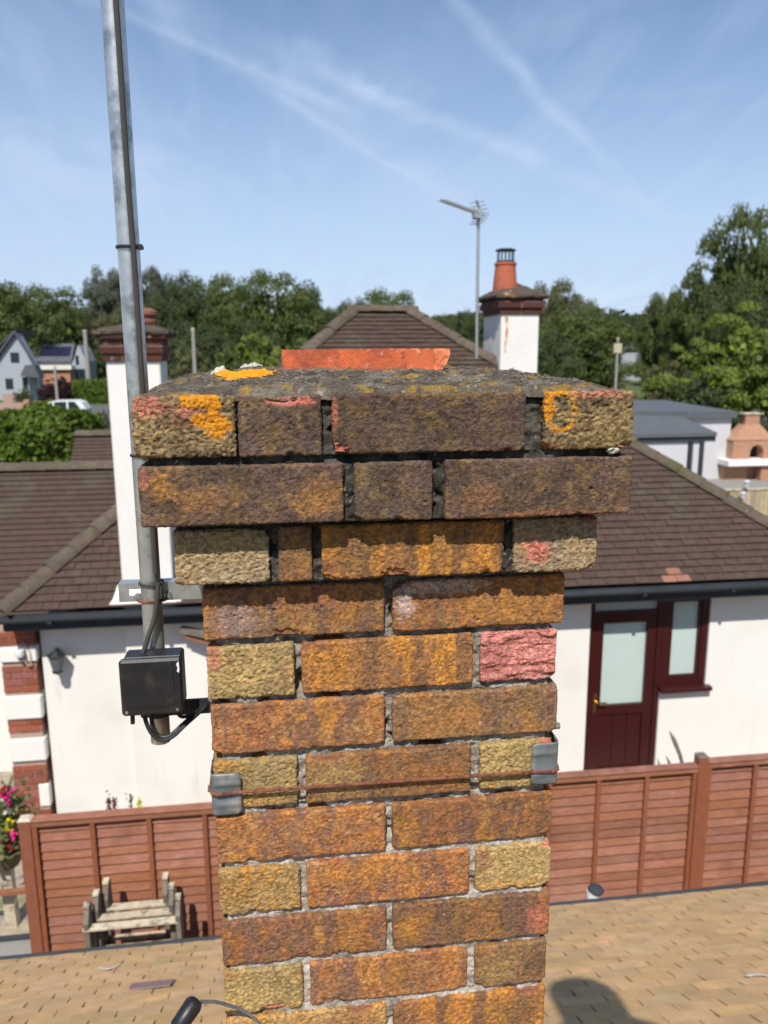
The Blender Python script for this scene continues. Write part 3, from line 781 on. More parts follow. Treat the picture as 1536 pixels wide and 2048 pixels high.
def corner_plate(sgn, ztop, zbot, label):
    cx = .2205*sgn
    e = empty('corner_plate', label, 'bracket', (cx, 0, zbot))
    xs_in = (.2205-.034)*sgn
    prof = []
    nz = 26
    V = []; F = []
    path = [(xs_in, -.0035), (xs_in+.004*sgn, -.0042), (cx-.006*sgn, -.0044), (cx-.002*sgn, -.0040), (cx+.0012*sgn, -.0015), (cx+.0018*sgn, .004), (cx+.0018*sgn, .034)]
    for j in range(nz+1):
        t = j/nz; z = zbot+(ztop-zbot)*t
        rib = .0015*(math.exp(-((t-.26)/.055)**2)+math.exp(-((t-.76)/.055)**2))+.0010*math.sin(t*9)
        cut = .0065*max(0, 1-t/.09)**2+.0065*max(0, 1-(1-t)/.09)**2
        for q, (x, y) in enumerate(path):
            ox = x+(cut*sgn if q < 2 else 0)
            V.append((ox, y-rib*(1 if q < 4 else 0), z)); 
    n = len(path)
    for j in range(nz):
        for q in range(n-1): F.append((j*n+q, j*n+q+1, (j+1)*n+q+1, (j+1)*n+q))
    m = MB()._add(V, F); o = m.build('plate', M_galv_old, e, smooth=True)
    so = o.modifiers.new('thickness', 'SOLIDIFY'); so.thickness = .0014; so.offset = 1
    MB().tube([(cx-.002*sgn, .012, zbot+.028*(1 if sgn < 0 else 2.6)), (cx+.008*sgn, .012, zbot+.028*(1 if sgn < 0 else 2.6))], .0045, 8).build('bolt', M_galv_old, e, smooth=True)
    return e
zb = at(450, 1630, -.005)[2]; ztp = at(450, 1548, -.005)[2]
corner_plate(-1, ztp, zb, 'grey galvanised corner plate under the wire on the chimney left edge')
zb = at(1090, 1568, -.005)[2]; ztp = at(1090, 1486, -.005)[2]
corner_plate(1, ztp, zb, 'grey galvanised corner plate under the wire on the chimney right edge')

# ------------------------------------------------------------------ aerial mast with box and bracket
MX, MY, MR = -.3130, .2, .0142
mast = empty('aerial_mast', 'tall galvanised steel aerial mast standing beside the brick chimney', 'mast', (MX, MY, 4.81))
zs = np.linspace(4.81, 6.55, 40)
MB().tube([(MX, MY, z) for z in zs], MR, 28).build('pole', M_galv, mast, smooth=True)
MB().tube([(MX+.0085-.006*(z-5.4)+.0004*math.sin(z*21), MY-.0150, z) for z in np.linspace(5.07, 6.5, 60)], .0036, 8).build('cable', M_cablebr, mast, smooth=True)
def ring(mx, my, z, rx, ry, tr, m, name, parent, n=24, tilt=0., dx=0):
    mb = MB(); pts = []
    b = len(mb.v)
    k_ = 6
    for a in range(n):
        t = 2*math.pi*a/n
        c = Vector((mx+dx+rx*math.cos(t), my+ry*math.sin(t), z+tilt*math.sin(t)))
        rad = Vector((math.cos(t), math.sin(t), 0))
        for q in range(k_):
            s = 2*math.pi*q/k_; mb.v.append(tuple(c+rad*math.cos(s)*tr*.6+Vector((0, 0, math.sin(s)*tr))))
    for a in range(n):
        for q in range(k_):
            mb.f.append((a*k_+q, a*k_+(q+1) % k_, ((a+1) % n)*k_+(q+1) % k_, ((a+1) % n)*k_+q))
    return mb.build(name, m, parent, smooth=True)
zt1 = at(255, 495, MY)[2]; zt2 = at(310, 1165, MY)[2]; zt3 = at(268, 910, MY)[2]
ring(MX, MY, zt1, .0168, .0168, .0022, M_cable, 'cable_tie', mast, dx=.0015)
ring(MX, MY, zt3, .0168, .0168, .0018, M_cable, 'cable_tie', mast, dx=.0015)
ring(MX, MY, zt2, .0168, .0168, .0020, M_cablebr, 'cable_tie', mast, dx=.001)
MB().box(MX+.012, MX+.019, MY-.012, MY-.006, zt1-.003, zt1+.003).build('tie_head', M_cable, mast)
brk = empty('mast_bracket', 'blue grey slotted channel bracket clamping the mast to the chimney', 'bracket', (-.29, .215, 5.035))
zc = (at(237, 1187, MY+.014)[2]); xl = at(237, 1187, MY+.014)[0]
mb = MB()
y0 = MY+MR+.001
sl0, sl1 = at(258, 1187, y0)[0], at(284, 1187, y0)[0]
mb.box(xl, sl0, y0, y0+.0025, zc-.0135, zc+.0135).box(sl1, -.222, y0, y0+.0025, zc-.0135, zc+.0135)
mb.box(sl0, sl1, y0, y0+.0025, zc+.005, zc+.0135).box(sl0, sl1, y0, y0+.0025, zc-.0135, zc-.005)
mb.box(xl, -.222, y0+.0026, y0+.022, zc+.011, zc+.0135).box(xl, -.222, y0+.0026, y0+.022, zc-.0135, zc-.011)
mb.build('channel', M_galv, brk)
MB().box(-.2265, -.2215, y0-.03, y0+.09, zc-.04, zc+.04).build('wall_plate', M_galv_old, brk)
u = [(MX+.021*math.sin(t), y0-.001-.0285*max(0, math.cos(t)) if abs(t) < 1.57 else y0, zc-.010+.004*math.cos(t)) for t in np.linspace(-1.57, 1.57, 15)]
u = [(MX-.021, y0+.008, zc-.006)]+u+[(MX+.021, y0+.008, zc-.006)]
MB().tube(u, .0022, 8).build('u_bolt', M_rust, brk, smooth=True)
for s in (-1, 1):
    MB().tube([(MX+.021*s, y0-.007, zc-.006), (MX+.021*s, y0-.0005, zc-.006)], .0058, 6).build('nut', M_galv_old, brk)
# lower arm to the chimney
brk2 = empty('lower_mast_bracket', 'dark flat arm joining the mast to the chimney below the black box', 'bracket', (-.25, .2, 4.86))
za = at(395, 1412, MY)[2]
MB().box(MX+.010, -.232, MY-.002, MY+.002, za-.0115, za+.0115).build('arm', M_blackiron, brk2)
MB().box(-.2315, -.2205, MY-.020, MY+.020, za-.016, za+.022, .002).build('wall_foot', M_galv_old, brk2)
MB().tube([(-.2355, MY-.022, za+.020), (-.2275, MY+.0, za+.014)], .0045, 8).build('bolt', M_galv_old, brk2, smooth=True)
ring(MX, MY, za, .0165, .0165, .009, M_blackiron, 'clamp', brk2)
# junction box
b0 = at(236, 1322, .140); b1 = at(369, 1426, .140)
box = empty('junction_box', 'black plastic cable junction box fixed on the mast', 'box', ((b0[0]+b1[0])/2, .165, b1[2]))
bx0, bx1, bz0, bz1 = b0[0], b1[0], b1[2], b0[2]
MB().box(bx0+.004, bx1-.001, .1505, .186, bz0+.0035, bz1-.001, .003).build('body', M_blackp, box)
V = []; F = []
lid = MB().box(bx0, bx1, .138, .150, bz0, bz1, .0035)
lid.build('lid', M_blackp, box)
MB().box(bx0+.012, bx1-.012, .1372, .1378, bz0+.013, bz1-.017).build('lid_panel', M_blackp, box)
for sx_ in (bx0+.007, bx1-.009):
    for sz_ in (bz0+.007,):
        MB().tube([(sx_, .1365, sz_), (sx_, .139, sz_)], .0022, 8).build('screw', M_galv_old, box)
MB().box(bx0+.003, bx1-.003, .1498, .1508, bz0+.002, bz1-.002).build('lid_seam', M_sarking, box)
mw = MB(); mw.poly([(bx1-.0072, .1371, bz1-.008), (bx1-.0035, .1371, bz1-.004), (bx1-.003, .1371, bz1-.016), (bx1-.004, .1371, bz1-.021), (bx1-.0068, .1371, bz1-.018), (bx1-.0052, .1371, bz1-.0135)], (0, .0012, 0))
mw.build('white_scuff', mat('white_scuff', (.8, .8, .8), .5), box)
def cable(name, P, r, m, parent):
    P = [Vector(p) for p in P]; out = []
    for i in range(len(P)-1):
        p0, p1, p2, p3 = P[max(i-1, 0)], P[i], P[i+1], P[min(i+2, len(P)-1)]
        for k in range(8):
            t = k/8
            out.append(.5*((2*p1)+(-p0+p2)*t+(2*p0-5*p1+4*p2-p3)*t*t+(-p0+3*p1-3*p2+p3)*t**3))
    out.append(P[-1])
    return MB().tube(out, r, 8).build(name, m, parent, smooth=True)
def pa(x, y, Y): return at(x, y, Y)
cable('upper_cable', [pa(316, 1165, .183), pa(314, 1200, .180), pa(309, 1235, .178), pa(296, 1275, .172), pa(286, 1308, .168), pa(283, 1325, .168)], .0033, M_cablebr, box)
cable('loop_cable', [pa(289, 1415, .160), pa(291, 1440, .158), pa(303, 1466, .155), pa(322, 1480, .154), pa(345, 1473, .156), pa(370, 1450, .165), pa(398, 1425, .185), pa(415, 1408, .20), pa(424, 1398, .24)], .0032, M_cable, box)
cable('loop_cable', [pa(304, 1420, .164), pa(304, 1445, .162), pa(316, 1470, .160), pa(338, 1472, .160), pa(362, 1452, .168), pa(392, 1424, .19), pa(413, 1402, .21), pa(424, 1392, .25)], .0030, M_cable, box)
cable('loop_cable', [pa(352, 1418, .165), pa(360, 1432, .165), pa(375, 1432, .17), pa(400, 1418, .19), pa(416, 1402, .22)], .0026, M_cable, box)
MB().tube([pa(265, 1424, .152), pa(265.5, 1447, .152)], .0031, 10).build('cable_stub', M_cable, box, smooth=True)
MB().tube([pa(287, 1412, .145), pa(288, 1432, .150)], .0045, 10).build('gland', M_blackp, box, smooth=True)

# a tool leaning at the bottom edge
tool = empty('hand_tool', 'black handled tool with a thin grey strip leaning at the chimney foot', 'tool', tuple(at(372, 2060, -.06)))
a0, a1 = Vector(at(393, 2000, -.06)), Vector(at(318, 2110, -.10))
dv = (a1-a0).normalized()
rr = .0115
MB().tube([a0-dv*.0015, a0+dv*.001, a0+dv*.006, a0+dv*.034, a0+dv*.036, a0+dv*.038, a0+dv*.040, a0+dv*.075, a0+dv*.3], [rr*.45, rr*.8, rr, rr*.92, rr*.78, rr*.78, rr*.95, rr, rr], 18).build('handle', M_blackp, tool, smooth=True)
ringp = a0+dv*.0372
MB().tube([ringp, ringp+dv*.0016], rr*.86, 18).build('ferrule', M_galv, tool, smooth=True)
stp = [at(401, 2004, -.055), at(430, 2004, -.045), at(455, 2010, -.032), at(480, 2018, -.024), at(500, 2030, -.018), at(515, 2044, -.014), at(530, 2066, -.012)]
mbs = MB(); vs = []
for i, p in enumerate(stp):
    p = Vector(p); w = .0027
    vs += [p+Vector((0, 0, w)), p-Vector((0, 0, w)), p+Vector((0, .0009, -w)), p+Vector((0, .0009, w))]
fs = []
for i in range(len(stp)-1):
    for k in range(4): fs.append((i*4+k, i*4+(k+1) % 4, i*4+4+(k+1) % 4, i*4+4+k))
fs += [(0, 1, 2, 3), tuple(len(vs)-4+k for k in (3, 2, 1, 0))]
mbs._add(vs, fs).build('strip', M_galv_old, tool)

# ------------------------------------------------------------------ the tan roof below the chimney
RZ0, RS = 3.91, .565                      # Z = RZ0 - RS*Y
cosr = 1/math.hypot(1, RS); dn = Vector((0, cosr, -RS*cosr)); nr = Vector((0, RS*cosr, cosr))
YE, YR = 2.89, -1.05                      # eaves and ridge
def rp(x, y, h=0): return Vector((x, y, RZ0-RS*y))+nr*h
roof = empty('tiled_roof', 'tan plain tile roof sloping away below the brick chimney', 'roof', (0, YE, RZ0-RS*YE))
mb = MB(); mb.hexa([rp(-7, YE-.01, -.06), rp(8, YE-.01, -.06), rp(8, YR, -.06), rp(-7, YR, -.06), rp(-7, YE-.01, -.004), rp(8, YE-.01, -.004), rp(8, YR, -.004), rp(-7, YR, -.004)])
mb.hexa([(-7, YR, RZ0-RS*YR-.06), (8, YR, RZ0-RS*YR-.06), (8, YR-3.6, RZ0-RS*YR-2.1), (-7, YR-3.6, RZ0-RS*YR-2.1), (-7, YR, RZ0-RS*YR-.004), (8, YR, RZ0-RS*YR-.004), (8, YR-3.6, RZ0-RS*YR-2.04), (-7, YR-3.6, RZ0-RS*YR-2.04)])
mb.build('roof_deck', M_sarking, roof)
# one shared tile: origin at its upper middle
def tile_mesh(name, w, l, t, lift, m, camber=.0):
    mb = MB(); P = []
    xs = (-w/2, 0, w/2)
    def pt(x, s, h): return Vector((x, 0, 0))+dn*s+nr*(h+(camber if x == 0 else 0))
    V = [pt(x, s, (.004 if s < .01 else lift)-(t if k == 0 else 0)) for k in (0, 1) for s in (-.008, l) for x in xs]
    F = [(0, 1, 4, 3), (1, 2, 5, 4), (6, 9, 10, 7), (7, 10, 11, 8), (0, 6, 7, 1), (1, 7, 8, 2), (3, 4, 10, 9), (4, 5, 11, 10), (0, 3, 9, 6), (2, 8, 11, 5)]
    me = bpy.data.meshes.new(name); me.from_pydata([tuple(v) for v in V], [], F)
    bm = bmesh.new(); bm.from_mesh(me); bmesh.ops.recalc_face_normals(bm, faces=bm.faces); bm.to_mesh(me); bm.free()
    me.materials.append(m); return me
GA, TW = .0975, .1655
tm = [tile_mesh('tile', TW-g_, GA+.012, .010, .013, M_tan, .0016) for g_ in (.0042, .0058, .0074)]
rng = random.Random(11)
cand = []
nrow = int(math.hypot(YE-YR, RS*(YE-YR))/GA)
for j in range(nrow):
    s = j*GA; y = YE-(s+GA)*cosr
    for k in range(-44, 50):
        x = k*TW+(TW/2 if j % 2 else 0)+.03+rng.uniform(-.003, .003)
        c = rp(x, y+GA*cosr*.5)
        u_, v_, z_ = pix(c)
        vis = z_ > .3 and -30 < u_ < 1566 and v_ < 2075 and not (460 < u_ < 1085)
        cand.append((vis, abs(c.y-1.2), x, y, rng.randrange(3), rng.uniform(-.012, .012), rng.uniform(-.0015, .0015)))
visible = sorted([c for c in cand if c[0]], key=lambda c: c[1])
near, far = visible[:300], visible[300:]+[c for c in cand if not c[0]]
for (vis, d_, x, y, v, tw, hh) in near:
    o = bpy.data.objects.new('tile', tm[v]); COL.objects.link(o); o.parent = roof
    o.location = rp(x, y, hh)-roof.location; o.rotation_euler = (0, 0, tw)
mb = MB()
src = [np.array([tuple(v.co) for v in t.vertices]) for t in tm]; sf = [[tuple(p.vertices) for p in t.polygons] for t in tm]
for (vis, d_, x, y, v, tw, hh) in far:
    p = np.array(rp(x, y, hh)); mb._add(src[v]+p, sf[v])
tag(mb.build('far_tiles', M_tan, roof), kind='stuff')
# gutter at the eaves
ze = RZ0-RS*YE
gb = MB()
prof = [(YE-.004+.045-.045*math.cos(t), ze-.034-.045*math.sin(t)) for t in np.linspace(0, math.pi, 9)]
for xa, xb in ((-7, 8),):
    V = [(xa, y, z) for y, z in prof]+[(xb, y, z) for y, z in prof]; n = len(prof)
    gb._add(V, [(i, i+1, n+i+1, n+i) for i in range(n-1)])
g = gb.build('gutter', M_gutter, roof, smooth=True)
so = g.modifiers.new('thickness', 'SOLIDIFY'); so.thickness = .004
MB().tube([(-7, YE+.088, ze-.033), (8, YE+.088, ze-.033)], .005, 6).build('gutter_lip', M_gutter, roof, smooth=True)
MB().box(-7, 8, YE-.35, YE-.02, 0, ze-.2).build('house_wall', M_white, roof)
# odd spots on the roof: a purple offcut, bird lime, chipped patches
q0, q1_ = at(258, 1990, 2.08), at(348, 1973, 2.1)
MB().hexa([rp(-.815, 2.05, .0165), rp(-.648, 2.05, .0165), rp(-.640, 2.15, .0150), rp(-.825, 2.15, .0150), rp(-.815, 2.05, .0205), rp(-.648, 2.05, .0205), rp(-.640, 2.15, .0190), rp(-.825, 2.15, .0190)]).build('slate_offcut', M_purple)
tag(bpy.data.objects['slate_offcut'], 'thin purple slate offcut lying on the tan roof tiles', 'slate')
M_lime_ = mat('bird_lime', (.74, .70, .63), .8, noise=(60, .2))
def splash(pts, w, lab):
    mb = MB(); P = [rp(x, y, .0185) for x, y in pts]
    L = [p+Vector((0, w*.9, -w*.9*RS)) for p in P]
    V = P+L; n = len(P); mb._add([v+nr*.0008 for v in V], [(i, i+1, n+i+1, n+i) for i in range(n-1)])
    o = mb.build('bird_dropping', M_lime_); tag(o, lab, 'bird dropping')
def roofpt(x, y):
    d = ray(x, y); t = (RZ0-RS*EYE[1]-EYE[2])/(d[2]+RS*d[1]); p = EYE+d*t; return p[0], p[1]
splash([roofpt(x, y) for x, y in ((192, 1949), (197, 1946), (206, 1949), (216, 1949), (228, 1944), (238, 1938))], .034, 'pale curved bird dropping on the tan tiles left of the chimney')
splash([roofpt(x, y) for x, y in ((1488, 1976), (1495, 1979), (1503, 1982))], .040, 'small white bird dropping on the tan tiles near the right edge')
splash([roofpt(x, y) for x, y in ((1500, 1966), (1512, 1963), (1528, 1963), (1545, 1966))], .026, 'white streak of bird dropping on the tan tiles at the far right')
# dark capped vent beside the gutter
vp = at(1188, 1783, 3.16)
vent = empty('vent_cowl', 'small white vent with a dark grey domed cap beyond the gutter', 'vent', (vp[0], 3.16, vp[2]-.05))
MB().lathe([(.0, -.3), (.040, -.3), (.040, .03), (0, .03)], (vp[0]-.004, 3.16, vp[2]-.022), 18).build('pipe', mat('white_plastic', (.75, .75, .73), .5), vent, smooth=True)
MB().lathe([(0, .008), (.048, .010), (.050, .018), (.043, .032), (.026, .039), (0, .041)], (vp[0]+.010, 3.16, vp[2]-.008), 20).build('cap', M_gutter, vent, smooth=True)

# ------------------------------------------------------------------ fence
FY = 5.1
posts = [-2.195, -.307, 1.581, 3.470, 5.358]     # the last one stands outside the view
tops = [1.752, 1.762, 1.782, 1.815]
wh = ['left of the chimney, behind the plant stand', 'hidden mostly behind the brick chimney', 'just right of the chimney', 'at the right edge beyond the tall post']
for i in range(4):
    xa, xb = posts[i]+.048, posts[i+1]-.048; zt_ = tops[i]
    fp = empty('lap_fence', 'red brown lap fence panel '+wh[i], 'fence', ((xa+xb)/2, FY, 0), 'fence panels in the garden')
    rng = random.Random(40+i)
    ns = 20; ex = (zt_-.06)/ns
    for k in range(ns):
        z = .04+k*ex
        w0, w1 = rng.uniform(-.006, .006), rng.uniform(-.006, .006)
        P = []
        n = 7
        mbv = []
        for q in range(n):
            t = q/(n-1); x = xa+(xb-xa)*t
            zl_ = z-.012+w0*(1-t)+w1*t+rng.uniform(-.0035, .0035); zh_ = z+ex+.006
            mbv += [(x, FY+.012, zl_), (x, FY+.004, zl_), (x, FY+.018, zh_), (x, FY+.024, zh_)]
        F = []
        for q in range(n-1):
            for e in range(4): F.append((q*4+e, q*4+(e+1) % 4, q*4+4+(e+1) % 4, q*4+4+e))
        F += [(0, 1, 2, 3), tuple(len(mbv)-4+e for e in (3, 2, 1, 0))]
        # waney slats: lower edge stands proud of the slat below
        mbv = [(x, y-.006 if (ii % 4) in (0, 1) else y, z_) for ii, (x, y, z_) in enumerate(mbv)]
        MB()._add(mbv, F).build('slat', M_fence, fp)
    for b in range(5):
        x = xa+.02+(xb-xa-.04)*b/4
        MB().box(x-.019, x+.019, FY-.034, FY-.010, .03, zt_-.05, .002).build('batten', M_post, fp)
    MB().box(xa-.002, xb+.002, FY-.040, FY+.030, zt_-.048, zt_-.001, .003).build('top_rail', M_fence, fp)
    MB().box(xa-.006, xb+.006, FY-.050, FY+.040, zt_, zt_+.014, .003).build('cap_strip', M_fence, fp)
ptop = [1.765, 1.79, 1.80, 1.872, 1.90]
pl = ['at the left end of the fence', 'behind the chimney', 'next behind the chimney on the right', 'standing taller than the panels right of the chimney', 'beyond the right edge']
for i, x in enumerate(posts[:4]):
    fo = empty('fence_post', 'red brown square fence post '+pl[i], 'post', (x, FY, 0), 'fence posts')
    MB().box(x-.046, x+.046, FY-.046, FY+.046, 0, ptop[i], .004).build('shaft', M_post, fo)
    MB().hexa([(x-.05, FY-.05, ptop[i]+.001), (x+.05, FY-.05, ptop[i]+.001), (x+.05, FY+.05, ptop[i]+.001), (x-.05, FY+.05, ptop[i]+.001), (x-.03, FY-.03, ptop[i]+.018), (x+.03, FY-.03, ptop[i]+.018), (x+.03, FY+.03, ptop[i]+.018), (x-.03, FY+.03, ptop[i]+.018)]).build('post_cap', M_greywood if i == 0 else M_darkwood, fo)
# low rail and kerb left of the fence
o = MB().box(-6, -2.25, 6.0, 6.05, .46, .50).build('low_rail', M_fence); tag(o, 'thin red brown rail running left from the fence end post', 'rail')
p_ = atz(20, 1880, 0)
o = MB().box(-8, -2.2, p_[1]-.03, p_[1]+.03, 0, .03).build('path_edging', M_gutter); tag(o, 'dark edging strip across the path left of the fence', 'edging')
sheet('paving', -8, -1.9, 3.3, p_[1]-.03, .009, M_paving, 'smooth grey paving in front of the dark path edging')

# ------------------------------------------------------------------ wooden plant stand
st = empty('plant_stand', 'weathered grey wooden three tier plant stand against the red fence', 'plant stand', (-1.3, 4.7, 0))
for i, Y in enumerate((4.56, 4.69, 4.82)):
    tl = at((172, 191, 211)[i], (1812, 1788, 1764)[i], Y); tr_ = at((355, 342, 330)[i], (1797, 1775, 1755)[i], Y)
    zt_ = (tl[2]+tr_[2])/2
    for sgn, x in ((-1, tl[0]+.0), (1, tr_[0])):
        w = .036
        prof = [(Y-.055, .02), (Y+.060, .02), (Y+.105, zt_-.22), (Y+.085, zt_-.03), (Y+.055, zt_), (Y-.005, zt_-.035), (Y-.055, zt_-.115), (Y-.040, zt_-.20)]
        MB().poly([(x-w/2, y, z) for y, z in prof], (w, 0, 0)).build('side_board', M_darkwood, st)
        MB().box(x-w/2-.003, x+w/2+.003, Y-.012, Y+.052, zt_-.012, zt_+.006).build('lit_board_top', M_greywood, st)  # paler timber colour paints the sunlit top of the dark side board
    sh = at((215, 232, 250)[i], (1852, 1832, 1812)[i], Y-.01)
    MB().box(tl[0]-.03 if i == 0 else tl[0], tr_[0]+.0, Y-.045, Y+.020, sh[2]-.010, sh[2]+.010, .002).build('shelf', M_greywood, st)
    lo = at((290, 290, 293)[i], (1899, 1888, 1868)[i], Y+.02)
    MB().box(tl[0], tr_[0], Y-.01, Y+.035, lo[2]-.010, lo[2]+.010, .002).build('lower_shelf', M_greywood, st)
    MB().box(tl[0], tr_[0], Y+.055, Y+.075, .1, .16).build('stretcher', M_darkwood, st)

# ------------------------------------------------------------------ white bungalow
HX0, HX1, EY, EZ, TP = -2.96, 6.42, 7.2, 2.80, math.tan(D2R(38.2))
RY = EY+(11.2-7.2); RX0, RX1 = HX0+4.0, HX1-4.0-.55
HY1 = RY+4.0; WY = 7.5
RZ = EZ+TP*4.0
house = empty('bungalow', 'white rendered bungalow with brown hipped tile roof behind the fence', 'house', ((HX0+HX1)/2, WY, 0))
dx0, dx1, dz1, wx1, wz0, wz1 = 3.39, 4.30, 2.56, 4.87, 1.415, 2.575
wl = MB()
T = .25
wl.box(HX0+.28, dx0, WY, WY+T, 0, EZ-.22).box(wx1, HX1-.3, WY, WY+T, 0, EZ-.22).box(dx1, wx1, WY, WY+T, 0, wz0-.03)
wl.box(HX0+.28, HX0+.5, WY+T, HY1-.3, 0, EZ-.22).box(HX1-.52, HX1-.3, WY+T, HY1-.3, 0, EZ-.22).box(HX0+.28, HX1-.3, HY1-.55, HY1-.3, 0, EZ-.22)
wl.build('wall', M_white, house)
MB().box(HX0+.55, HX1-.55, WY+1.0, WY+1.02, 0, 2.5).build('inner_wall', mat('dim_interior', (.3, .3, .28), .9), house)
MB().box(HX0+.03, HX1-.03, EY+.03, WY+.1, EZ-.215, EZ-.20).build('soffit', M_soffit, house)
MB().box(HX0+.02, HX1-.02, EY+.005, EY+.028, EZ-.20, EZ-.035).build('fascia', M_gutter, house)
prof = [(EY-.100+.045-.045*math.cos(t), EZ-.050-.050*math.sin(t)) for t in np.linspace(0, math.pi, 9)]
V = [(HX0, y, z) for y, z in prof]+[(HX1, y, z) for y, z in prof]; n = len(prof)
g = MB()._add(V, [(i, i+1, n+i+1, n+i) for i in range(n-1)]).build('gutter', M_gutter, house, smooth=True)
so = g.modifiers.new('thickness', 'SOLIDIFY'); so.thickness = .005
for k in range(9):
    x = HX0+.5+k*1.05
    MB().box(x-.02, x+.02, EY-.103, EY+.004, EZ-.108, EZ-.085).build('gutter_clip', M_gutter, house)
# roof: planes plus tiles
hr = bpy.data.objects.new('roof', None); COL.objects.link(hr); hr.parent = house; hr.location = (0, 0, EZ)
def slab(name, P, m, parent, t=.05):
    return MB().poly(P, (0, 0, -t)).build(name, m, parent)
cA, cB, cC, cD = (HX0, EY, EZ), (HX1, EY, EZ), (HX1, HY1, EZ), (HX0, HY1, EZ)
r0, r1_ = (RX0, RY, RZ), (RX1, RY, RZ)
mbp = MB()
for P in ((cA, cB, r1_, r0), (cB, cC, r1_), (cC, cD, r0, r1_), (cD, cA, r0)):
    mbp._add(P, [tuple(range(len(P)))])
mbp.build('roof_plane', M_tile_br, hr)
# front slope tiles (plain tiles 165 x 100 mm)
cosh = 1/math.hypot(1, TP); up = Vector((0, cosh, TP*cosh)); nh = Vector((0, -TP*cosh, cosh))
HG, HW = .100, .166
def htile(name, w, m):
    V = []
    for s, hlow in ((-.004, .027), (HG+.01, .006)):
        for x in (-w/2, w/2):
            for k in (0, 1): V.append(Vector((x, 0, 0))+up*s+nh*(hlow-(.011 if k == 0 else 0)))
    F = [(0, 2, 6, 4), (1, 5, 7, 3), (0, 1, 3, 2), (4, 6, 7, 5), (0, 4, 5, 1), (2, 3, 7, 6)]
    me = bpy.data.meshes.new(name); me.from_pydata([tuple(v) for v in V], [], F)
    bm = bmesh.new(); bm.from_mesh(me); bmesh.ops.recalc_face_normals(bm, faces=bm.faces); bm.to_mesh(me); bm.free()
    me.materials.append(m); return me
ht = htile('tile', HW-.005, M_tile_br); hto = htile('tile', HW-.005, M_tile_or)
rng = random.Random(5); cand = []
slope_len = 4.0/cosh
for j in range(int(slope_len/HG)):
    s = j*HG; y = EY+s*cosh; z = EZ+s*cosh*TP
    xl_, xr_ = HX0+s*cosh+.09, HX1-s*cosh*(HX1-RX1)/4.0-.09
    k0 = int((xl_-HX0)/HW)
    for k in range(k0, int((xr_-HX0)/HW)+1):
        x = HX0+k*HW+(HW/2 if j % 2 else 0)
        if not xl_ < x < xr_: continue
        u_, v_, zz_ = pix((x, y+.04, z+.03))
        hidden = (405 < u_ < 1130 and v_ > 1000) or (285 < u_ < 1255 and 790 < v_ <= 1060) or (u_ > 1545) or (u_ < -5) or (560 < u_ < 905 and v_ > 697)
        hid_ch = 232 < u_ < 345
        orange = any(abs(u_-ox) < 14 and abs(v_-oy) < 8 for ox, oy in ((1338, 1138), (1352, 1152), (1336, 1154), (1366, 1154), (1358, 1164)))
        cand.append((not (hidden or hid_ch), zz_, x, y, z, orange, rng.uniform(-.004, .004), rng.uniform(-.010, .010)))
vis = sorted([c for c in cand if c[0]], key=lambda c: c[1]); near, far = vis[:300], vis[300:]+[c for c in cand if not c[0]]
far_o = [c for c in far if c[5]]; 
for c in near+far_o:
    o = bpy.data.objects.new('tile', hto if c[5] else ht); COL.objects.link(o); o.parent = hr
    o.location = (Vector((c[2], c[3], c[4]))+nh*c[6]) - hr.location - house.location; o.rotation_euler = (0, 0, c[7])
mb = MB(); sv = np.array([tuple(v.co) for v in ht.vertices]); sfc = [tuple(p.vertices) for p in ht.polygons]
for c in far:
    if c[5]: continue
    mb._add(sv+np.array([c[2], c[3], c[4]])+np.array(nh)*c[6], sfc)
tag(mb.build('far_tiles', M_tile_br, hr), kind='stuff')
# hip and ridge tiles
def half_tile(a, b, r, name, m, parent):
    a, b = Vector(a), Vector(b); d = (b-a).normalized(); sx = d.cross(Vector((0, 0, 1))).normalized(); sz = sx.cross(d)
    n = 7; V = []; F = []
    for e, (q, rr_) in enumerate(((a, r*1.06), (b, r*.98))):
        for ins in (1, .86):
            for k in range(n):
                t = math.pi*k/(n-1); V.append(q+sx*math.cos(t)*rr_*ins+sz*(math.sin(t)*rr_*ins*.75-.02))
    for k in range(n-1):
        F += [(k, k+1, 2*n+k+1, 2*n+k), (n+k+1, n+k, 3*n+k, 3*n+k+1), (k+1, k, n+k, n+k+1), (2*n+k, 2*n+k+1, 3*n+k+1, 3*n+k)]
    return MB()._add(V, F).build(name, m, parent, smooth=True)
def hip_run(a, b, name, step=.32, r=.115):
    a, b = Vector(a), Vector(b); L = (b-a).length; n = int(L/step); rng = random.Random(int(L*100))
    for k in range(n):
        j = Vector((rng.uniform(-.008, .008), 0, rng.uniform(-.006, .006)))
        half_tile(a.lerp(b, k/n)+j+Vector((0, 0, .012)), a.lerp(b, (k+1.08)/n)+j, r, name, M_hip, hr)
hip_run(cA, r0, 'hip_tile'); hip_run(cB, r1_, 'hip_tile'); hip_run((RX0-.1, RY, RZ), (RX1+.1, RY, RZ), 'ridge_tile')
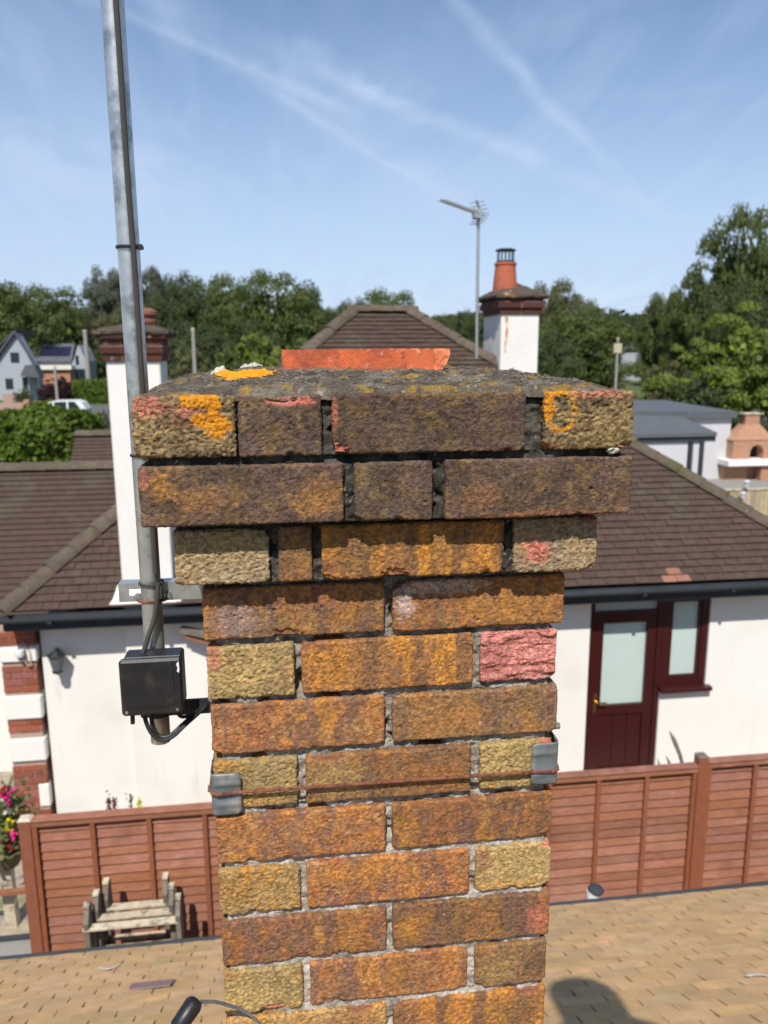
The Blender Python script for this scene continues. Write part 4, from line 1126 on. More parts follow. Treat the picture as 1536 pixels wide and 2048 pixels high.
# door
dr = bpy.data.objects.new('door', None); COL.objects.link(dr); dr.parent = house; dr.location = (0, 0, 0)
fy = WY+.03
def frame(x0, x1, z0, z1, w, y0, y1, m, parent, name, wb=None):
    wb = w if wb is None else wb
    mb = MB(); mb.box(x0, x0+w, y0, y1, z0, z1).box(x1-w, x1, y0, y1, z0, z1).box(x0+w, x1-w, y0, y1, z1-w, z1).box(x0+w, x1-w, y0, y1, z0, z0+wb)
    return mb.build(name, m, parent)
frame(dx0, dx1, .12, dz1, .065, fy, fy+.09, M_door, dr, 'door_frame')
MB().box(dx0+.066, dx1-.066, fy+.005, fy+.085, 2.325, 2.375).build('transom_bar', M_door, dr)
MB().box(dx0+.066, dx1-.066, fy+.05, fy+.06, 2.376, dz1-.066).build('transom_pane', M_frost, dr)
lx0, lx1, lz0, lz1 = dx0+.07, dx1-.07, .19, 2.32
ml = MB(); sw = .115
ml.box(lx0, lx0+sw, fy+.012, fy+.07, lz0, lz1).box(lx1-sw, lx1, fy+.012, fy+.07, lz0, lz1).box(lx0+sw, lx1-sw, fy+.012, fy+.07, lz1-.09, lz1).box(lx0+sw, lx1-sw, fy+.012, fy+.07, 1.08, 1.20).box(lx0+sw, lx1-sw, fy+.012, fy+.07, lz0, lz0+.20)
ml.build('leaf', M_door, dr)
MB().box(lx0+sw, lx1-sw, fy+.055, fy+.065, 1.201, lz1-.091).build('glass_pane', M_frost, dr)
for k in range(3):
    w = (lx1-lx0-2*sw)/3
    MB().box(lx0+sw+k*w+.001, lx0+sw+(k+1)*w-.005, fy+.028, fy+.05, lz0+.201, 1.079, .003).build('lower_board', M_door, dr)
MB().box(lx0+.035, lx0+.07, fy+.004, fy+.0115, 1.12, 1.36, .003).build('handle_plate', M_brass, dr)
MB().tube([(lx0+.052, fy+.003, 1.27), (lx0+.052, fy-.045, 1.27), (lx0+.07, fy-.05, 1.268), (lx0+.17, fy-.05, 1.262)], .010, 8).build('handle', M_brass, dr, smooth=True)
wn = bpy.data.objects.new('window', None); COL.objects.link(wn); wn.parent = house
frame(dx1+.002, wx1, wz0, wz1, .085, fy, fy+.08, M_door, wn, 'window_frame')
frame(dx1+.09, wx1-.088, wz0+.088, wz1-.088, .035, fy+.01, fy+.06, M_door, wn, 'sash')
MB().box(dx1+.126, wx1-.124, fy+.04, fy+.05, wz0+.124, wz1-.124).build('pane', M_frost, wn)
MB().box(dx1-.02, wx1+.05, WY-.085, fy+.06, wz0-.055, wz0-.002, .004).build('sill', M_door, wn)
# chimney breast and the tall white stack at the left
def white_stack(x0, x1, y0, y1, zb, zt_, name, label, parent):
    e = bpy.data.objects.new(name, None); COL.objects.link(e); e.parent = parent; e.location = Vector((0, 0, 0)); e['label'] = label
    MB().box(x0, x1, y0, y1, zb, zt_, .01).build('shaft', M_whitech, e)
    z = zt_; pr = [.02, .045, .030, .065, .085]; hh = [.07, .07, .07, .07, .05]
    return e
s1 = white_stack(-1.775, -1.26, 7.34, 7.86, 2.60, 5.275, 'chimney', 'tall white painted chimney rising from the bungalow wall', house)
def brick_ring(x0, x1, y0, y1, z, h, p, parent, m, nb=3, ns=3):
    x0, x1, y0, y1 = x0-p, x1+p, y0-p, y1+p; jw = .008
    w = (x1-x0)/nb
    for k in range(nb):
        MB().box(x0+k*w+jw/2, x0+(k+1)*w-jw/2, y0, y0+.10, z, z+h, .003).build('brick', m, parent)
    d = (y1-y0-.2-.02)/ns
    for k in range(ns):
        for xa in (x0, x1-.10):
            MB().box(xa, xa+.10, y0+.11+k*d, y0+.11+(k+1)*d-jw, z, z+h, .003).build('brick', m, parent)
    MB().box(x0+.01, x1-.01, y0+.01, y1, z-.004, z+h+.004).build('mortar', M_rb_mortar, parent)
def cap_mound(x0, x1, y0, y1, z, h, m, parent, seed, over=.09, rx=.35):
    n = 22; V = []; F = []
    for i in range(n):
        for j in range(n):
            x = x0-over+(x1-x0+2*over)*i/(n-1); y = y0-over+(y1-y0+2*over)*j/(n-1)
            d = max(abs(2*i/(n-1)-1), abs(2*j/(n-1)-1))
            V.append((x, y, z+h*(1-d)**.85))
    V = np.array(V); V[:, 2] += (fbm(V*9, seed, 3)-.5)*.05; V[:, :2] += (np.stack([vnoise(V*11, seed+2), vnoise(V*11+7, seed+3)], 1)-.5)*.03
    for i in range(n-1):
        for j in range(n-1): F.append((i*n+j, (i+1)*n+j, (i+1)*n+j+1, i*n+j+1))
    mb = MB()._add(V, F); b = len(mb.v)
    o = mb.build('cap', m, parent, smooth=True); so = o.modifiers.new('thickness', 'SOLIDIFY'); so.thickness = .05; so.offset = -1
    return o
sx = (-1.775, -1.26, 7.34, 7.86)
brick_ring(*sx, 5.280, .065, .030, s1, M_stackbrick, 3); brick_ring(*sx, 5.353, .065, .050, s1, M_stackbrick, 2); brick_ring(*sx, 5.426, .065, .035, s1, M_stackbrick, 3); brick_ring(*sx, 5.499, .05, .075, s1, M_stackbrick, 2)
cap_mound(*sx, 5.565, .10, M_cap, s1, 61, .10)
MB().lathe([(.10, 0), (.105, .03), (.085, .045), (.085, .075), (.115, .085), (.115, .12), (.07, .135), (.05, .15), (.0, .152)], (-1.40, 7.62, 5.645), 18).build('pot', mat('sooty_clay_pot', (.20, .085, .055), .85, noise=(9, .3)), s1, smooth=True)
MB().hexa([(-1.90, 7.205, 2.83), (-1.17, 7.205, 2.83), (-1.20, 7.335, 2.90), (-1.84, 7.335, 2.90), (-1.86, 7.215, 2.865), (-1.21, 7.215, 2.865), (-1.22, 7.335, 3.0), (-1.82, 7.335, 3.0)]).build('flashing', M_whitech, s1)
# second stack with pot, cowl, on the right
x0 = at(1000, 740, 10.0)[0]; x1 = at(1075, 740, 10.0)[0]
zc2 = at(1030, 628, 10.0)[2]
sx2 = (x0, x1, 10.0, 10.95)
s2 = white_stack(*sx2, 4.6, zc2, 'chimney', 'white painted chimney with clay pot and wire cowl right of centre', house)
pp = .005
brick_ring(*sx2, zc2+.004, .075, .03, s2, M_stackbrick, 2, 4); brick_ring(*sx2, zc2+.087, .075, .065, s2, M_stackbrick, 2, 4); brick_ring(*sx2, zc2+.17, .06, .045, s2, M_stackbrick, 2, 4)
cap_mound(*sx2, zc2+.24, .24, M_cap, s2, 71, .11)
pc = at(1010, 565, 10.3)
pz = zc2+.36
MB().lathe([(.172, -.05), (.166, .04), (.142, .30), (.154, .31), (.156, .335), (.130, .345), (.10, .345), (.10, .1)], (pc[0], 10.3, pz), 24).build('pot', M_chpot, s2, smooth=True)
cw = bpy.data.objects.new('cowl', None); cw.parent = s2; COL.objects.link(cw)
for k in range(14):
    t = 2*math.pi*k/14; a_ = (pc[0]+.115*math.cos(t), 10.3+.115*math.sin(t), pz+.34)
    MB().tube([a_, (a_[0], a_[1], pz+.50)], .006, 6).build('cowl_bar', M_blackiron, cw)
MB().lathe([(.128, .0), (.128, .03), (.10, .03)], (pc[0], 10.3, pz+.335), 24).build('cowl_band', M_blackiron, cw, smooth=True)
MB().lathe([(.142, 0), (.142, .012), (.10, .028), (0, .038)], (pc[0], 10.3, pz+.50), 24).build('cowl_lid', M_blackiron, cw, smooth=True)
MB().lathe([(.142, 0), (0, .002)], (pc[0], 10.3, pz+.499), 24).build('cowl_base', M_blackiron, cw)
stn = at(1013, 650, 9.99)
mbst = MB(); rng = random.Random(2); P = []
zz0, zz1 = at(1013, 705, 9.99)[2], at(1013, 633, 9.99)[2]
for k in range(10):
    t = k/9; wv = .018*(1-.5*t)*(.7+.6*rng.random()); P.append((stn[0]+.01*math.sin(t*5)-wv, zz1+(zz0-zz1)*t, wv*2))
V = []; 
for (x, z, w) in P: V += [(x, 9.995, z), (x+w, 9.995, z)]
mbst._add(V, [(2*i, 2*i+1, 2*i+3, 2*i+2) for i in range(9)]); mbst.build('rust_streak', M_rusty_stain, s2)

MB().box(-1.80, -.45, WY-.07, WY+.002, 0, 2.575).build('chimney_breast', M_white, house)
# brick pier with white bands at the left corner of the bungalow
pr_ = bpy.data.objects.new('corner_pier', None); COL.objects.link(pr_); pr_.parent = house
pxa, pxb, pya = -3.075, -2.715, 7.42
MB().box(pxa+.012, pxb-.012, pya+.012, pya+.35, 0, EZ-.22).build('pier_core', M_rb_mortar, pr_)
bands = [(at(50, 1312, pya)[2]-.06, at(50, 1312, pya)[2]+.10), (at(45, 1415, pya)[2]-.13, at(45, 1415, pya)[2]+.13), (at(50, 1500, pya)[2]-.13, at(50, 1500, pya)[2]+.13)]
for (z0_, z1_) in bands:
    MB().box(pxa-.008, pxb+.010, pya-.020, pya+.30, z0_, z1_, .012).build('white_block', M_white, pr_)
zq = at(90, 1590, pya)[2]
MB().box(pxb-.105, pxb+.004, pya-.012, pya+.1, zq-.13, zq+.13, .008).build('white_block', M_white, pr_)
z = .02; row = 0; rng = random.Random(8)
while z < EZ-.30:
    if not any(a-.066 < z < b for a, b in bands):
        cuts = ([pxa, pxa+.215, pxb] if row % 2 else [pxa, pxa+.1, pxa+.32, pxb]) if rng.random() < .9 else [pxa, pxa+.18, pxb]
        for a, b in zip(cuts[:-1], cuts[1:]):
            if abs(z+.03-zq) < .15 and b > pxb-.11:
                b = pxb-.11
                if b-a < .03: continue
            MB().box(a+.005, b-.005, pya+rng.uniform(-.002, .002), pya+.09, z, z+.065, .003).build('brick', M_redbrick, pr_)
    z += .076; row += 1
# wall lantern, camera lamp, bracket
ln = at(116, 1316, 7.42)
lan = empty('wall_lantern', 'dark metal wall lantern under the bungalow eaves', 'lantern', (ln[0], 7.42, ln[2]-.12))
lx, lz = ln[0], ln[2]
MB().lathe([(.0, .13), (.02, .12), (.02, .105), (.10, .055), (.095, .045)], (lx, 7.36, lz), 6).build('hood', M_blackiron, lan)
MB().lathe([(.088, .044), (.05, -.11), (.0, -.115)], (lx, 7.36, lz), 6).build('glass', mat('smoked_glass', (.12, .13, .14), .3), lan)
MB().lathe([(.052, -.112), (.055, -.135), (.02, -.15), (0, -.17)], (lx, 7.36, lz), 6).build('base', M_blackiron, lan)
MB().tube([(lx, WY+.005, lz+.04), (lx, 7.43, lz+.10), (lx, 7.36, lz+.13)], .014, 8).build('arm', M_blackiron, lan, smooth=True)
cm = at(40, 1308, 7.36)
ct = empty('security_lamp', 'small white security lamp with dangling cable on the corner pier', 'lamp', tuple(cm))
MB().lathe([(0, .05), (.04, .04), (.05, 0), (.04, -.03), (0, -.035)], tuple(cm), 12).build('head', mat('lamp_white', (.7, .7, .68), .4), ct, smooth=True)
MB().lathe([(.035, -.03), (.025, -.055), (0, -.055)], tuple(cm), 12).build('lens', M_blackiron, ct, smooth=True)
cable('cable', [cm+[.03, .03, .02], at(48, 1300, 7.38), at(52, 1325, 7.38), at(60, 1330, 7.38), at(60, 1305, 7.40), at(46, 1285, 7.40)], .009, M_rb_mortar, ct)
bq = at(395, 1266, 7.30)
bo = empty('eave_bracket', 'dark brown timber end below the gutter left of the chimney', 'timber', tuple(bq))
MB().bar(at(362, 1258, 7.30), at(425, 1272, 7.22), .09, .055).build('beam', M_darkwood, bo)
MB().bar(at(372, 1272, 7.30), at(425, 1286, 7.24), .05, .035).build('lower_beam', M_fence, bo)
sp = empty('garden_spike', 'dark pointed stake leaning against the white wall by the door', 'stake', tuple(at(1372, 1560, 6.9)))
MB().tube([at(1375, 1570, 6.9), at(1360, 1510, 6.95), at(1348, 1480, 7.0), at(1339, 1462, 7.05)], [.016, .022, .026, .004], 8).build('shaft', M_darkwood, sp)
MB().tube([at(1346, 1560, 6.8), at(1338, 1524, 6.85), at(1332, 1512, 6.87)], [.016, .016, .004], 8).build('prong', M_darkwood, sp)
o = MB().box(at(1153, 1, 7.48)[0]-.012, at(1153, 1, 7.48)[0]+.012, 7.46, 7.498, at(1153, 1242, 7.48)[2], at(1153, 1210, 7.48)[2]).build('wall_hook', M_darkwood); tag(o, 'small dark strip fixed to the white wall left of the door', 'hook')

# ------------------------------------------------------------------ flowers
def card(mb, p, s, rng, up_bias=.4):
    n = Vector((rng.uniform(-1, 1), rng.uniform(-1, 1), rng.uniform(-1, 1)+up_bias)).normalized()
    a = n.orthogonal().normalized(); a = Matrix.Rotation(rng.uniform(0, 6.28), 3, n)@a; b = n.cross(a)
    p = Vector(p); mb._add([p-a*s, p-b*s*.6, p+a*s, p+b*s*.6], [(0, 1, 2, 3)])
rng = random.Random(21)
pf = at(10, 1705, 6.2)
fl = empty('flower_planter', 'planter overflowing with pink, red and yellow flowers left of the fence', 'planter', (pf[0], 6.2, pf[2]-.12))
MB().lathe([(.0, -.14), (.12, -.14), (.19, .0), (.20, .03), (.17, .03), (.15, 0), (0, 0)], (pf[0], 6.2, pf[2]+.02), 20).build('bowl', mat('mossy_bowl', (.16, .14, .07), .9, noise=(20, .3)), fl, smooth=True)
MB().box(pf[0]-.05, pf[0]+.05, 6.15, 6.25, 0, pf[2]-.12).build('stand', M_greywood, fl)
mb = MB()
for k in range(900):
    t = rng.random(); card(mb, (pf[0]+rng.gauss(0, .12), 6.2+rng.gauss(0, .10), pf[2]+.03+t*.62), .035, rng)
mb.build('foliage', leafmat('planter_leaves', (.14, .17, .06)), fl)
for nm, colr, cl_ in (('pink_flower', (.72, .02, .22), [(8, 1592), (18, 1605), (16, 1588), (28, 1578), (24, 1660), (27, 1672), (10, 1600)]), ('red_flower', (.42, .008, .02), [(8, 1700), (18, 1690), (3, 1685), (24, 1695), (6, 1578), (10, 1712)]), ('yellow_flower', (.85, .68, .03), [(10, 1660), (16, 1648), (22, 1640), (20, 1655), (8, 1668)]), ('white_flower', (.7, .66, .62), [(0, 1665), (4, 1600), (12, 1622)])):
    m = mat(nm, colr, .6, transl=.2, island=.15)
    for (x, y) in cl_:
        c = at(x, y, 6.08+rng.uniform(-.03, .03)); mb = MB()
        for k in range(9): card(mb, (c[0]+rng.gauss(0, .014), c[1]+rng.gauss(0, .012), c[2]+rng.gauss(0, .014)), .026, rng)
        mb.build('flower', m, fl)
M_stem = leafmat('stems', (.20, .19, .08))
for k, (x, y, colr, lab) in enumerate(((217, 1602, (.10, .02, .03), 'dark red flower spike showing above the fence, leftmost'), (229, 1605, (.16, .02, .035), 'dark red flower spike showing above the fence, second from left'), (261, 1598, (.22, .16, .10), 'dried brown seed spike showing above the fence'), (278, 1602, (.62, .60, .04), 'yellow flower spike showing above the fence'))):
    Yf = 5.75; c = at(x, y, Yf)
    e = empty('flower_spike', lab, 'flower', (c[0], Yf, 0), 'flowers behind the fence')
    MB().tube([(c[0]+.02, Yf, .0), (c[0]+.01, Yf, c[2]*.6), tuple(c)], .006, 6).build('stem', M_stem, e)
    mb = MB()
    for q in range(40): card(mb, (c[0]+rng.gauss(0, .011), c[1]+rng.gauss(0, .01), c[2]-.02+rng.gauss(0, .035)), .017, rng)
    mb.build('bloom', mat('bloom_%d' % k, colr, .7, transl=.15, island=.25), e)

# ------------------------------------------------------------------ television aerial on the far stack
ax = at(955, 445, 10.3)
tv = empty('tv_aerial', 'grey television aerial on a thin pole beside the right white chimney', 'aerial', (ax[0], 10.3, 4.9))
base_ = at(953, 720, 10.3)
MB().tube([(base_[0], 10.3, 4.9), (base_[0], 10.3, base_[2]), tuple(at(955, 560, 10.3)), tuple(at(957, 435, 10.3))], .022, 10).build('pole', M_alu, tv, smooth=True)
e0, e1_ = Vector(at(882, 400, 9.7)), Vector(at(965, 430, 10.35))
MB().bar(e0, e1_, .028, .03).build('boom', M_alu, tv)
bd = (e1_-e0).normalized(); sd = bd.cross(Vector((0, 0, 1))).normalized()
for k in range(16):
    p = e0.lerp(e1_, .03+.055*k); MB().tube([p-sd*.075, p+sd*.075], .005, 6).build('element', M_alu, tv)
for s in (-1, 1):
    for k in range(4):
        c = e1_+Vector((0, 0, s*.040*(k+.4)))-bd*(.02+.04*k); MB().tube([c-sd*.12, c+sd*.12], .006, 6).build('reflector_rod', M_alu, tv)
    MB().bar(e1_-bd*.02, e1_+Vector((0, 0, s*.16))-bd*.16, .025, .015).build('reflector_arm', M_alu, tv)
MB().box(e1_.x-.16, e1_.x-.04, e1_.y-.15, e1_.y-.05, e1_.z-.06, e1_.z+.06).build('dipole_box', M_alu, tv)

# ------------------------------------------------------------------ other roofs on the left
def gable_roof(name, label, x0, x1, yr, zr, half, tp, zwall, m=M_tile_br, course=.1):
    e = empty(name, label, 'outbuilding', ((x0+x1)/2, yr, 0))
    ca = 1/math.hypot(1, tp)
    MB().poly([(x0, yr-half, zr-half*tp), (x0, yr, zr), (x0, yr+half, zr-half*tp), (x0, yr+half, zr-half*tp-.06), (x0, yr, zr-.06), (x0, yr-half, zr-half*tp-.06)], (x1-x0, 0, 0)).build('roof_slab', M_sarking, e)
    n = int(half/ca/course); upv = Vector((0, ca, tp*ca)); nv = Vector((0, -tp*ca, ca))
    for j in range(n):
        s = j*course; a = Vector((x0, yr-half, zr-half*tp))+upv*s; b = a+Vector((x1-x0, 0, 0))
        V = [a+nv*.028, b+nv*.028, b+upv*(course+.015)+nv*.008, a+upv*(course+.015)+nv*.008]
        V2 = [v-nv*.012 for v in V]
        MB().hexa(V2+V).build('tile_course', M_tile_br, e)
    hx = x0
    while hx < x1-.05:
        half_tile((hx, yr, zr+.01), (min(hx+.36, x1), yr, zr), .13, 'ridge_tile', M_hip, e); hx += .34
    MB().box(x0+.1, x1-.1, yr-half+.3, yr+half-.3, 0, zr-half*tp+.1).build('wall', M_white, e)
    return e
g1 = at(100, 935, 11.0)
gable_roof('garage', 'long brown tiled outbuilding roof behind the left hip of the bungalow', -7.5, at(300, 925, 11)[0], 11.0, g1[2], 2.1, .78, 1)
g2 = at(190, 868, 16.0)
gable_roof('shed', 'small brown tiled roof above the long outbuilding ridge beside the white chimney', at(152, 868, 16)[0], at(330, 868, 16)[0], 16.0, g2[2], 2.2, .8, 1)

# ------------------------------------------------------------------ buildings on the right
gw = mat('pale_grey_render', (.56, .545, .56), .9, noise=(1, .05))
gr = mat('grey_flat_roof', (.10, .108, .118), .8, noise=(2, .1))
ex = empty('flat_roof_extension', 'pale grey flat roofed extension behind the right hip', 'building', (16.5, 30, 0))
X0, X1, ZT = at(1150, 900, 30)[0], at(1458, 900, 30)[0], at(1455, 835, 30)[2]
MB().box(X0, X1, 30, 36, 0, ZT).build('wall', gw, ex)
MB().hexa([(X0-.2, 29.8, ZT+.001), (X1+.12, 29.8, ZT+.001), (X1+.12, 36.2, ZT+.001), (X0-.2, 36.2, ZT+.001), (X0-.2, 29.8, ZT+.36), (X1+.12, 29.8, ZT+.26), (X1+.12, 36.2, ZT+.34), (X0-.2, 36.2, ZT+.44)]).build('roof', gr, ex)
cx0, cx1, cz = at(1240, 860, 28)[0], at(1412, 865, 28)[0], at(1410, 862, 28)[2]
MB().hexa([(cx0, 27.2, cz-.12), (cx1, 27.2, cz-.12), (cx1, 29.8, cz+.0), (cx0, 29.8, cz+.0), (cx0, 27.2, cz+.02), (cx1, 27.2, cz+.02), (cx1-.1, 29.8, cz+.42), (cx0, 29.8, cz+.55)]).build('canopy', gr, ex)
for x in (1380, 1402):
    q = at(x, 900, 27.4); MB().box(q[0]-.07, q[0]+.07, 27.3, 27.5, 0, cz-.13).build('canopy_post', M_gutter, ex)
MB().box(cx0, cx1, 27.28, 27.42, cz-.32, cz-.125).build('canopy_beam', M_gutter, ex)
for xa, xb in ((1262, 1374), (1385, 1397)):
    MB().box(at(xa, 900, 27.4)[0], at(xb, 900, 27.4)[0], 27.36, 27.42, 0, cz-.33).build('side_panel', gw, ex)
q = at(1433, 898, 29.97); MB().lathe([(0, 0), (.16, 0), (.16, .03), (0, .03)], (0, 0, 0), 14).build('vent_disc', gr, ex).matrix_local = Matrix.Translation(Vector((q[0], 29.93, q[2]))-ex.location)@Matrix.Rotation(D2R(90), 4, 'X')
MB().box(X0+.5, at(1380, 1, 29.9)[0], 29.9, 29.98, 0, cz-.35).build('glass_wall', mat('pale_window', (.45, .47, .50), .2), ex)
sheet('patio', 8, 40, 21, 33, .012, M_paving, 'grey paved patio around the brick oven')
# brick barbecue oven
ob = mat('orange_brick', (.42, .19, .10), .9, noise=(3, .15))
t_ = ob.node_tree; bt = N(t_, 'ShaderNodeTexBrick'); bt.inputs['Scale'].default_value = 4.3; bt.inputs['Color1'].default_value = (.46, .21, .11, 1); bt.inputs['Color2'].default_value = (.34, .15, .08, 1); bt.inputs['Mortar'].default_value = (.50, .38, .28, 1)
geo_ = N(t_, 'ShaderNodeNewGeometry'); mp_ = N(t_, 'ShaderNodeMapping'); mp_.inputs['Rotation'].default_value = (D2R(90), 0, 0)
t_.links.new(geo_.outputs['Position'], mp_.inputs[0]); t_.links.new(mp_.outputs[0], bt.inputs[0])
pb = [n_ for n_ in t_.nodes if n_.type == 'BSDF_PRINCIPLED'][0]; t_.links.new(bt.outputs[0], pb.inputs['Base Color'])
BY = 29.5
def bz(y): return float(at(1500, y, BY)[2])
def bxx(x): return float(at(x, 900, BY)[0])
bb = empty('brick_barbecue', 'orange brick garden oven with arched opening and white worktop', 'oven', (bxx(1500), BY, 0))
zt_, zs_ = bz(918), bz(930)
w0, w1 = bxx(1466), bxx(1545)
mbv = MB()
ocx, orr = bxx(1514), .30
mbv.box(w0, ocx-orr, BY, BY+.8, zt_, bz(880)).box(ocx+orr, w1, BY, BY+.8, zt_, bz(880))
arch = [(ocx-orr, bz(880))]+[(ocx+orr*math.cos(t), zt_+.25+.33*math.sin(t)) for t in np.linspace(math.pi, 0, 11)]+[(ocx+orr, bz(880))]
mbv.poly([(x, BY, z) for x, z in arch], (0, .8, 0))
mbv.build('oven_body', ob, bb)
MB().box(ocx-orr, ocx+orr, BY+.5, BY+.52, zt_, bz(880)).build('oven_back', M_sarking, bb)
MB().hexa([(w0-.03, BY-.03, bz(880)), (w1+.03, BY-.03, bz(880)), (w1+.03, BY+.8, bz(880)), (w0-.03, BY+.8, bz(880)), (bxx(1490), BY+.2, bz(850)), (bxx(1522), BY+.2, bz(850)), (bxx(1522), BY+.6, bz(850)), (bxx(1490), BY+.6, bz(850))]).build('hood', ob, bb)
MB().box(bxx(1492), bxx(1520), BY+.2, BY+.6, bz(850), bz(830)).build('flue', ob, bb)
MB().box(bxx(1487), bxx(1525), BY+.15, BY+.65, bz(830)+.005, bz(827)).build('flue_cap', M_greywood, bb)
MB().box(bxx(1450), bxx(1560), BY-.35, BY+.8, zs_, zt_-.002, .02).build('worktop', mat('white_worktop', (.8, .79, .76), .5), bb)
MB().box(bxx(1455), bxx(1500), BY+.1, BY+.8, 0, zs_-.002).build('base', ob, bb); MB().box(bxx(1520), bxx(1560), BY-.2, BY+.8, 0, zs_-.002).build('base', ob, bb); MB().box(bxx(1500), bxx(1520), BY+.3, BY+.8, 0, zs_-.002).build('base', ob, bb)
# pale close-board fence below it
pfn = mat('pale_timber', (.40, .31, .20), .85, island=.2, rand=.2, noise=(6, .15))
FY2 = 22
zf = float(at(1510, 978, FY2)[2])
ff = empty('pale_fence', 'pale timber board fence below the brick oven at the right edge', 'fence', (at(1520, 990, FY2)[0], FY2, 0))
xx = at(1440, 990, FY2)[0]
while xx < at(1600, 990, FY2)[0]:
    MB().box(xx, xx+.14, FY2, FY2+.02, 0, zf-.03).build('board', pfn, ff); xx += .15
MB().box(at(1440, 990, FY2)[0], at(1600, 990, FY2)[0], FY2-.03, FY2+.05, zf-.028, zf+.03).build('rail', M_greywood, ff)
for k, (x, y0_, lab) in enumerate(((1494, 967, 'white cup standing on the pale fence rail'), (1486, 990, 'white post cap in front of the pale fence'))):
    q = at(x, y0_, 21.8); e = MB().lathe([(0, 0), (.07, 0), (.08, .12), (.10, .16), (.06, .2), (0, .21)], (q[0], 21.8, q[2]-.1), 12).build('white_finial', gw, smooth=True)
    tag(e, lab, 'ornament')

# ------------------------------------------------------------------ far houses on the left
hw_ = mat('pale_blue_render', (.36, .38, .42), .9, noise=(.5, .05)); hroof = mat('grey_slate_roof', (.10, .105, .12), .8, noise=(.8, .12))
hwin = mat('dark_window', (.02, .035, .04), .15)
def wbox(mb, xa, ya, xb, yb, Y, d): # box from pixel rect
    a = at(xa, ya, Y); b = at(xb, yb, Y); return mb.box(min(a[0], b[0]), max(a[0], b[0]), Y, Y+d, min(a[2], b[2]), max(a[2], b[2]))
Yh = 95
fh = empty('far_house', 'pale blue gabled house at the left edge of the photo', 'house', (-30, Yh, 0))
ap = at(31, 666, Yh); rt = at(80, 748, Yh); lf = at(-20, 745, Yh)
MB().poly([(lf[0], Yh, 0), (rt[0]-.3, Yh, 0), (rt[0]-.3, Yh, rt[2]), tuple(ap), (lf[0], Yh, lf[2])], (0, 2.2, 0)).build('wall', hw_, fh)
MB().poly([tuple(ap), (rt[0]+.25, Yh, rt[2]-.25), (rt[0]+.25, Yh, rt[2]-.02), (ap[0], Yh, ap[2]+.3), (lf[0]-.5, Yh, lf[2]+.0), (lf[0]-.5, Yh, lf[2]-.25)], (0, -.5, 0)).build('barge_board', hroof, fh)
MB().poly([(ap[0], Yh, ap[2]+.3), (lf[0]-3, Yh, lf[2]-1), (lf[0]-3, Yh+9, lf[2]-1), (ap[0], Yh+9, ap[2]+.3)], (0, 0, .12)).build('roof', hroof, fh)
for (a, b, c_, d_) in ((20, 705, 39, 725), (10, 757, 27, 778)):
    wbox(MB(), a, b, c_, d_, Yh-.05, .04).build('window', hwin, fh)
mb = MB(); mb.poly([tuple(at(40, 752, Yh-2)), tuple(at(50, 730, Yh-2)), tuple(at(68, 730, Yh-2)), tuple(at(80, 756, Yh-2))], (0, 2, 0)); mb.build('porch_roof', hroof, fh)
wbox(MB(), 44, 754, 56, 780, Yh-1.2, .1).build('porch_door', hwin, fh)
for x in (58, 76): wbox(MB(), x, 755, x+3, 785, Yh-2, .3).build('porch_post', hw_, fh)
Ys = 112
fs_ = empty('solar_house', 'far house with dark solar panels on its grey roof', 'house', (-28, Ys, 0))
gwl = mat('far_grey_wall', (.36, .37, .40), .9); cream = mat('cream_fascia', (.75, .70, .62), .8)
rA, rB = at(40, 691, Ys+5), at(150, 689, Ys+5); eA, eB = at(40, 722, Ys), at(143, 722, Ys)
MB().poly([tuple(eA), tuple(eB), tuple(rB), tuple(rA)], (0, .1, .15)).build('roof', hroof, fs_)
MB().poly([(eA[0], Ys+.4, 0), (eB[0], Ys+.4, 0), (eB[0], Ys+.4, eB[2]), (eA[0], Ys+.4, eA[2])], (0, 9, 0)).build('wall', gwl, fs_)
ga, gb_, gc = at(143, 735, Ys), at(156, 690, Ys), at(173, 735, Ys)
MB().poly([tuple(ga), tuple(gb_), tuple(at(162, 700, Ys)), tuple(at(172, 722, Ys)), tuple(gc), (gc[0], Ys, 0), (ga[0], Ys, 0)], (0, 6, 0)).build('gable', gwl, fs_)
wbox(MB(), 150, 711, 158, 729, Ys-.06, .04).build('window', hwin, fs_)
wbox(MB(), 150, 738, 172, 770, Ys-.06, .04).build('car_port', hwin, fs_)
pm = mat('solar_panel', (.018, .02, .05), .15)
for k in range(4):
    u0, u1 = .10+k*.215, .10+k*.215+.205
    P = []
    for (u, v) in ((u0, .12), (u1, .12), (u1, .78), (u0, .78)):
        a = eA+(eB-eA)*u; b = rA+(rB-rA)*u; q = a+(b-a)*(.15+v*.8); P.append((q[0], q[1]-.1, q[2]+.22))
    MB().poly(P, (0, .03, -.03)).build('solar_panel', pm, fs_)
wbox(MB(), 72, 731, 143, 739, Ys-2, 2).build('fascia', cream, fs_)
wbox(MB(), 74, 739, 142, 770, Ys-1.6, 1.6).build('brick_wall', mat('far_orange_brick', (.42, .21, .13), .9, noise=(1, .15)), fs_)
# far right roof glimpsed between the trees
Yg = 130
gh = empty('distant_house', 'distant grey house roof glimpsed between trees on the right', 'house', (at(1290, 700, Yg)[0], Yg, 0))
wbox(MB(), 1244, 702, 1330, 760, Yg, 6).build('wall', gwl, gh)
MB().poly([tuple(at(1238, 706, Yg)), tuple(at(1262, 690, Yg)), tuple(at(1325, 688, Yg)), tuple(at(1336, 704, Yg))], (0, 6, 0)).build('roof', hroof, gh)
MB().box(at(1262, 1, Yg)[0]-.4, at(1262, 1, Yg)[0]+.4, Yg+1, Yg+2, at(1262, 692, Yg)[2], at(1262, 678, Yg)[2]).build('chimney', ob, gh)
